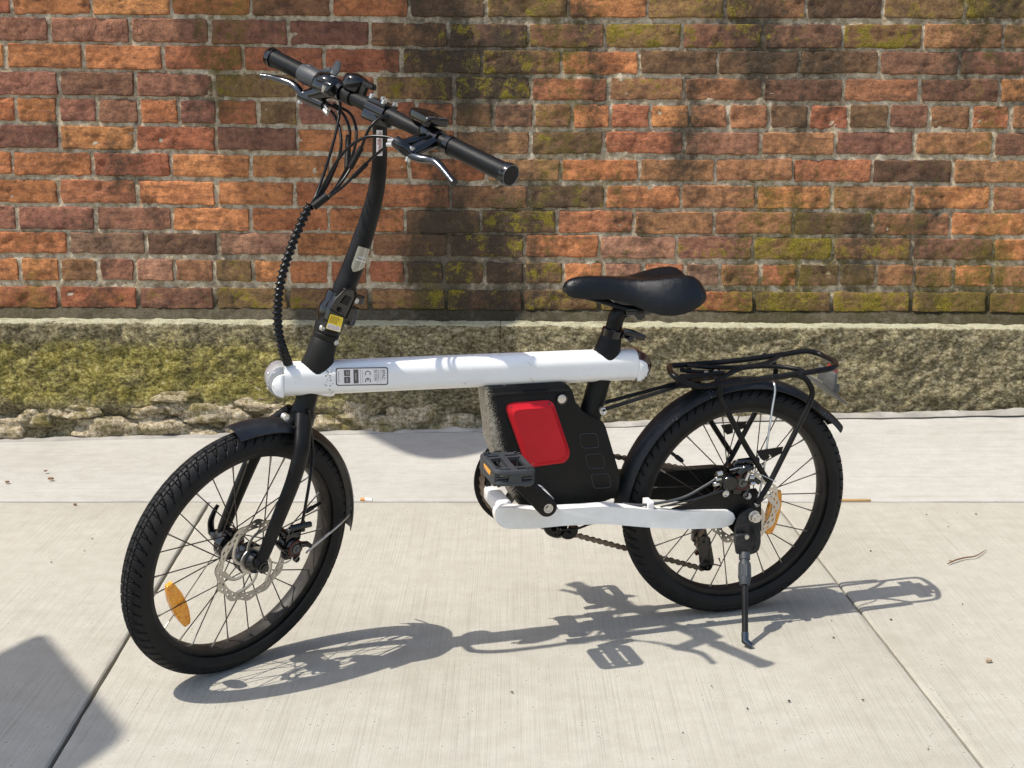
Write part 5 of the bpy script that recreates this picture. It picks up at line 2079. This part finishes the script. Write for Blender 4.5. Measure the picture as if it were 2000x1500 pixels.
mb = MB()
for i in range(nl):
    a, b_ = on_chain(tot * i / nl), on_chain(tot * (i + 1) / nl)
    d = unit(b_ - a); sdir = unit(np.cross(d, BF.w)); L = np.linalg.norm(b_ - a)
    wo = .0030 if i % 2 else .0022
    for sgn in (1, -1):
        pts = []
        for t, h in ((-.32, .0022), (-.15, .0042), (.15, .0045), (.5, .0026), (.85, .0045), (1.15, .0042), (1.32, .0022)):
            pts.append(a + d * L * t + sdir * h)
        for t, h in ((1.32, .0022), (1.15, .0042), (.85, .0045), (.5, .0026), (.15, .0045), (-.15, .0042), (-.32, .0022)):
            pts.append(a + d * L * t - sdir * h)
        mb.prism([p + BF.w * (sgn * wo) for p in pts], BF.w * (sgn * .0009))
    mb.tube([a - BF.w * .004, a + BF.w * .004], .0030, 8)
build('chain', mb, M['chain'], bike, smooth=30)
mb = MB()
for k, r in enumerate((.030, .027, .024, .021, .019, .017)):
    V = []
    ww = CHW - .001 - (-.0035) * k if False else -.036 - .0042 * k
    rings = []
    mb.lathe(RW.P(0, -.030 - .0042 * (5 - k), 0), -RW.w, [(0, r + .002), (.0018, r + .002)], 26)
build('freewheel', mb, M['chain'], rear_wheel, smooth=30)
# rear derailleur
mb = MB()
mb.tube(smooth_path([B(1368, 1028, -.058), B(1370, 1045, -.060), B(1373, 1062, -.060), B(1378, 1074, -.058)], 4), lerp_list([.010, .012, .013, .009], 13), 12, flat=(BF.w, .8))
mb.box(BF.P(ju[0] + .004, -.060, ju[2] + .012), BF.u * .012, BF.w * .008, BF.v * .018, .004)
mb.prism(round_poly([BF.P(u, -.043, v) for u, v in ((ju[0] + .014, ju[2] + .010), (ju[0] - .012, ju[2] + .010), (jl[0] - .017, jl[2] - .004), (jl[0] - .010, jl[2] - .020), (jl[0] + .010, jl[2] - .016))], .006, 3), -BF.w * .0018)
mb.tube([BF.P(jl[0] - .010, -.044, jl[2] - .006), BF.P(jl[0] - .032, -.044, jl[2] - .012), BF.P(jl[0] - .026, -.044, jl[2] + .004)], .0016, 6)
der = build('rear_derailleur', mb, M['gloss'], bike, smooth=40)
mb = MB()
for c_ in (jl, ju):
    mb = MB()
    mb.lathe(BF.P(c_[0], CHW - .003, c_[2]), BF.w, [(0, .0115), (.004, .0115)], 22)
    mb.lathe(BF.P(c_[0], CHW + .001, c_[2]), BF.w, [(0, .0035), (.003, .003)], 10)
    build('jockey_wheel', mb, M['plastic'], der, smooth=30)
mb = MB()
mb.prism([B(x, y, -.048) for x, y in ((1368, 1070), (1376, 1066), (1372, 1080), (1360, 1086), (1358, 1082))], -BF.w * .006, .001)
build('red_cage_plate', mb, M['redanod'], der)
# chain tension bracket and cable loop under the stay
mb = MB()
mb.tube(smooth_path([B(1068, 1022, -.02), B(1076, 1036, -.02), B(1092, 1040, -.01), B(1098, 1026, 0)], 4), .010, 10)
mb.tube(smooth_path([B(1098, 1038, .0), B(1108, 1044, .0), B(1118, 1040, .0), B(1120, 1028, .0)], 4), .009, 10)
mb.tube(smooth_path([B(1095, 1034, .03), B(1125, 1033, .03), B(1150, 1024, .03), B(1158, 1022, .03)], 4), .0022, 8)
build('motor_cable', mb, M['cable'], bike, smooth=60)

# ---- kickstand
mb = MB()
kp = [(1446, 1004), (1466, 992), (1485, 1000), (1486, 1060), (1482, 1076), (1470, 1083), (1439, 1083), (1436, 1060), (1437, 1030)]
mb.prism(round_poly([B(x, y, .0765) for x, y in kp], .003, 3), -BF.w * .006, .0015)
mb.prism(round_poly([B(x, y, .090) for x, y in ((1438, 1046), (1466, 1044), (1468, 1082), (1440, 1083))], .003, 3), -BF.w * .010, .003)
mb.tube(smooth_path([B(1474, 1030, .086), B(1477, 1050, .086), B(1474, 1072, .086), B(1466, 1074, .086)], 4), .0022, 8)
stand = build('kickstand', mb, M['standblack'], bike, smooth=40)
mb = MB(); mb.lathe(B(1458.5, 1049, .0905), BF.w, [(-.002, .0042), (.0014, .004), (.002, .002)], 14)
build('stand_rivet', mb, M['silver'], stand)
foot = np.array([.398, 2.3122, .004]) + np.array([.0, 0, .004])
k0 = BF.P(*(BF.loc(B(1454, 1080, .086))))
kt = unit(foot - k0)
mid = k0 + kt * (np.linalg.norm(foot - k0) * .36)
mb = MB()
prof = [(0, .0098), (.012, .0098), (.0125, .0085), (.017, .0085), (.0175, .0105), (np.linalg.norm(mid - k0) - .012, .0112), (np.linalg.norm(mid - k0), .0085)]
mb.lathe(k0, kt, prof, 16)
for j in range(8):
    a = 2 * math.pi * j / 8
    x = unit(np.cross(kt, BF.u)); y = np.cross(kt, x)
    o1 = x * .0098 * math.cos(a) + y * .0098 * math.sin(a)
    mb.tube([k0 + kt * .022 + o1, k0 + kt * (np.linalg.norm(mid - k0) - .014) + o1 * 1.05], .0022, 6)
build('stand_sleeve', mb, M['greyrub'], stand, smooth=40)
mb = MB()
mb.tube([mid - kt * .004, foot - kt * .014], .0056, 14)
build('stand_rod', mb, M['black'], stand, smooth=50)
mb = MB()
mb.tube([foot - kt * .018, foot - kt * .004, foot + np.array([.010, -.004, -.004])], [.0066, .0066, .0052], 12)
build('stand_foot', mb, M['darkchrome'], stand, smooth=50)

# ---- rear rack
RV = .0052
loop = [(1316, 734, .050), (1346, 750, .058), (1380, 754, .060), (1480, 741, .060), (1560, 730, .060), (1616, 721, .060), (1631, 716, .048), (1630, 708, .010), (1612, 698, -.035), (1596, 690, -.055), (1570, 686, -.060), (1520, 694, -.060), (1450, 703, -.060), (1380, 710, -.060), (1322, 714, -.058), (1308, 716, -.045), (1309, 724, .010)]
mb = MB()
mb.tube(smooth_path([B(*q) for q in loop], 5, True), RV, 10, closed=True)
for bar_ in ([(1392, 753, .060), (1406, 741, .046), (1440, 722, .022), (1475, 716, .018), (1520, 716, .030), (1556, 721, .050), (1575, 728, .060)],
             [(1345, 714, -.050), (1380, 717, -.022), (1430, 718, -.015), (1475, 714, -.018), (1505, 706, -.035), (1525, 694, -.060)],
             [(1330, 735, .035), (1355, 736, .030), (1395, 730, .026), (1415, 728, .030)],
             [(1328, 722, -.035), (1360, 727, -.022), (1400, 727, -.018)]):
    q = smooth_path([B(*k) for k in bar_], 6)
    mb.tube(q, .0043, 8)
mb.prism(round_poly([B(x, y, w) for x, y, w in ((1350, 744, .030), (1412, 738, .030), (1406, 722, -.022), (1350, 726, -.022))], .004, 3), -BF.v * .002)
mb.box(BF.P(*(BF.loc(B(1400, 748, 0)) + np.array([0, 0, -.006]))), BF.u * .030, BF.w * .010, BF.v * .004)
mb.box(BF.P(*(BF.loc(B(1345, 745, 0)) + np.array([0, 0, -.004]))), BF.u * .020, BF.w * .012, BF.v * .004)
rack = build('rear_rack', mb, M['black'], bike, smooth=50)
mb = MB()
for x, y in ((1379.5, 727.5), (1398, 725)):
    mb = MB()
    mb.lathe(B(x, y + 2, .005), BF.v, [(0, .0045), (.004, .004), (.005, .002)], 12)
    build('rack_bolt', mb, M['silver'], rack)
near_A = [(1406, 748, .062), (1407, 775, .066), (1425, 812, .070), (1455, 868, .073), (1480, 908, .074), (1499, 938, .074)]
near_B = [(1556, 731, .062), (1574, 741, .066), (1586, 762, .068), (1582, 785, .069), (1560, 830, .071), (1530, 890, .073), (1502, 945, .074), (1478, 984, .074)]
for sgn in (1, -1):
    for path in (near_A, near_B):
        pts = []
        for x, y, w in path:
            u, _, v = BF.loc(B(x, y, w))
            pts.append(BF.P(u, sgn * w, v))
        mb = MB()
        mb.tube(smooth_path(pts, 6), .0050, 10)
        build('rack_strut', mb, M['black'], rack, smooth=50)
    mb = MB()
    pl = [(1478, 881), (1530, 873), (1526, 886), (1507, 893), (1507, 888), (1502, 888), (1502, 896), (1491, 900), (1486, 896)]
    mb.prism([BF.P(*(BF.loc(B(x, y, .073)) * np.array([1, 0, 1]) + np.array([0, sgn * .073, 0]))) for x, y in pl], BF.w * (-sgn * .0025))
    build('strut_plate', mb, M['black'], rack, smooth=0)
mb = MB()
for a, b_ in (((1176, 801, .026), (1348, 747, .030)), ((1168, 790, -.010), (1345, 742, -.030))):
    mb.tube([B(*a), B(*b_)], .0036, 8)
build('front_stay', mb, M['black'], rack)
mb = MB(); mb.lathe(B(1176.5, 802, .024), BF.w, [(-.004, .0065), (.005, .0062), (.0056, .0045), (.004, .003)], 14)
build('stay_bolt', mb, M['silver'], rack)
# silver wire stay of the rear mudguard
mb = MB()
q = smooth_path([B(1500, 742, -.010), B(1507, 743, .012), B(1512, 750, .030), B(1513.5, 766, .036), B(1508, 800, .044), B(1498, 870, .060), B(1490, 930, .068), B(1478, 985, .074)], 5)
mb.tube(q, .0020, 8)
build('wire_stay', mb, M['silver'], rm)
# tail reflector with its bracket and number plate holder
mb = MB()
pr = [BF.loc(B(1634, 715, .020)), BF.loc(B(1634, 738, .020))]
rc_ = BF.P((pr[0][0] + pr[1][0]) / 2, 0, (pr[0][2] + pr[1][2]) / 2 - .002)
mb.box(rc_ - BF.u * .003, BF.u * .0040, BF.w * .013, BF.v * .0085, .0018)
build('tail_reflector', mb, M['redlens'], rack)
mb = MB()
mb.box(rc_ - BF.v * .014 + BF.u * .006, BF.u * .003, BF.w * .030, BF.v * .016, .001)
pl0, pl1 = BF.loc(B(1594, 738, .02)), BF.loc(B(1642, 781, .02))
mb.prism([BF.P(u, -.045, v) for u, v in ((pl0[0], pl0[2]), (pl1[0], pl1[2]), (pl1[0] + .001, pl1[2] - .002), (pl0[0] + .001, pl0[2] - .002))], BF.w * .09)
for w in (-.02, .02):
    mb.box(rc_ - BF.v * .028 + BF.w * w, BF.u * .006, BF.w * .006, BF.v * .008, .002)
build('plate_bracket', mb, M['grey'], rack, smooth=30)

# ------------------------------------------------------------------ small litter on the pavement
def litter(name, label, cat, px, py, shape, mat, group=None):
    c = G(px, py, .002)
    t = MB()
    for poly, th in shape(c):
        t.prism(poly, (0, 0, th))
    base = c.copy()
    t.v = [(x - base[0], y - base[1], z - base[2]) for x, y, z in t.v]
    o = link(bpy.data.objects.new(name, t.mesh(name, mat, 30)))
    o.location = tuple(base)
    tag(o, label, cat, group)
    return o


twig = MB()
tp = smooth_path([G(1851, 1101, .004), G(1866, 1094, .006), G(1885, 1089, .005), G(1905, 1086, .006), G(1926, 1074, .004)], 5)
twig.tube(tp, lerp_list([.0012, .0018, .0016, .0014, .0007], len(tp)), 6)
twig.tube([G(1862, 1096, .005), G(1853, 1094, .003)], .0008, 5)
c0 = tp[8]
twig.v = [tuple(np.array(p) - c0) for p in twig.v]
tw = link(bpy.data.objects.new('twig', twig.mesh('twig', M['brownbark'])))
tw.location = tuple(c0); tag(tw, 'thin dry brown twig lying on the pavement to the right of the rear wheel', 'twig')
butt = MB()
butt.tube([G(704, 975.5, .004), G(713, 975.5, .004)], .0042, 10, mi=0)
butt.tube([G(713, 975.5, .004), G(727, 976.5, .004)], .0040, 10, mi=1)
c0 = G(715, 976, 0)
butt.v = [tuple(np.array(p) - c0) for p in butt.v]
o = link(bpy.data.objects.new('cigarette_butt', butt.mesh('cigarette_butt', [simple('orange_filter', (.55, .25, .08), .8), M['paper']])))
o.location = tuple(c0); tag(o, 'orange cigarette butt lying in the joint right of the front mudguard', 'cigarette butt')
sl = MB()
sl.box(G(1667, 977, .002), (.040, 0, 0), (0, .004, 0), (0, .0, .0025), .001)
c0 = G(1667, 977, 0)
sl.v = [tuple(np.array(p) - c0) for p in sl.v]
o = link(bpy.data.objects.new('wood_sliver', sl.mesh('wood_sliver', M['wood'])))
o.location = tuple(c0); tag(o, 'thin tan wood sliver stuck in the pavement joint right of the rear tyre', 'wood sliver')


def chip(sz, seed, h):
    def f(c):
        r = random.Random(seed)
        pts = [c + np.array([sz * r.uniform(.6, 1.2) * math.cos(a), sz * r.uniform(.6, 1.2) * math.sin(a), 0]) for a in np.linspace(0, 2 * math.pi, 8)[:-1]]
        return [(pts, h)]
    return f


litter('dry_leaf', 'small orange brown leaf scrap at the far left of the pavement strip', 'leaf', 14, 942, chip(.007, 1, .003), M['leaf'])
litter('dry_leaf', 'tan leaf scrap left of the front wheel, behind the joint', 'leaf', 99, 936, chip(.007, 2, .004), M['leaf'])
litter('dry_leaf', 'dark leaf scrap furthest back on the left of the strip', 'leaf', 89, 920, chip(.006, 3, .002), M['brownbark'])
litter('dry_leaf', 'reddish brown scrap just in front of the joint on the left', 'leaf', 147, 986, chip(.0045, 4, .003), M['leaf'])
litter('pebble', 'pale brown pebble near the right edge of the pavement', 'pebble', 1931, 1292, chip(.0055, 5, .004), M['pebblestone'])
dots = [(1457, 1004 + 0, 1), (1810, 1005), (1906, 1004), (1852, 1029), (1700, 1076), (1624, 1212), (1628, 1245), (1541, 1369), (1334, 1431), (1685, 1367), (1813, 1463), (165, 1076), (250, 1150), (180, 1052), (1000, 1352), (690, 968), (100, 1098), (1740, 1210), (1880, 1180), (1460, 1384), (1390, 1340)]
for k, d in enumerate(dots):
    litter('dirt_speck', 'tiny dark speck of dirt on the pale pavement', 'dirt speck', d[0], d[1], chip(.0014 + .0014 * ((k * 7) % 5) / 5, 20 + k, .001), M['speck'], 'dirt specks scattered on the pavement')
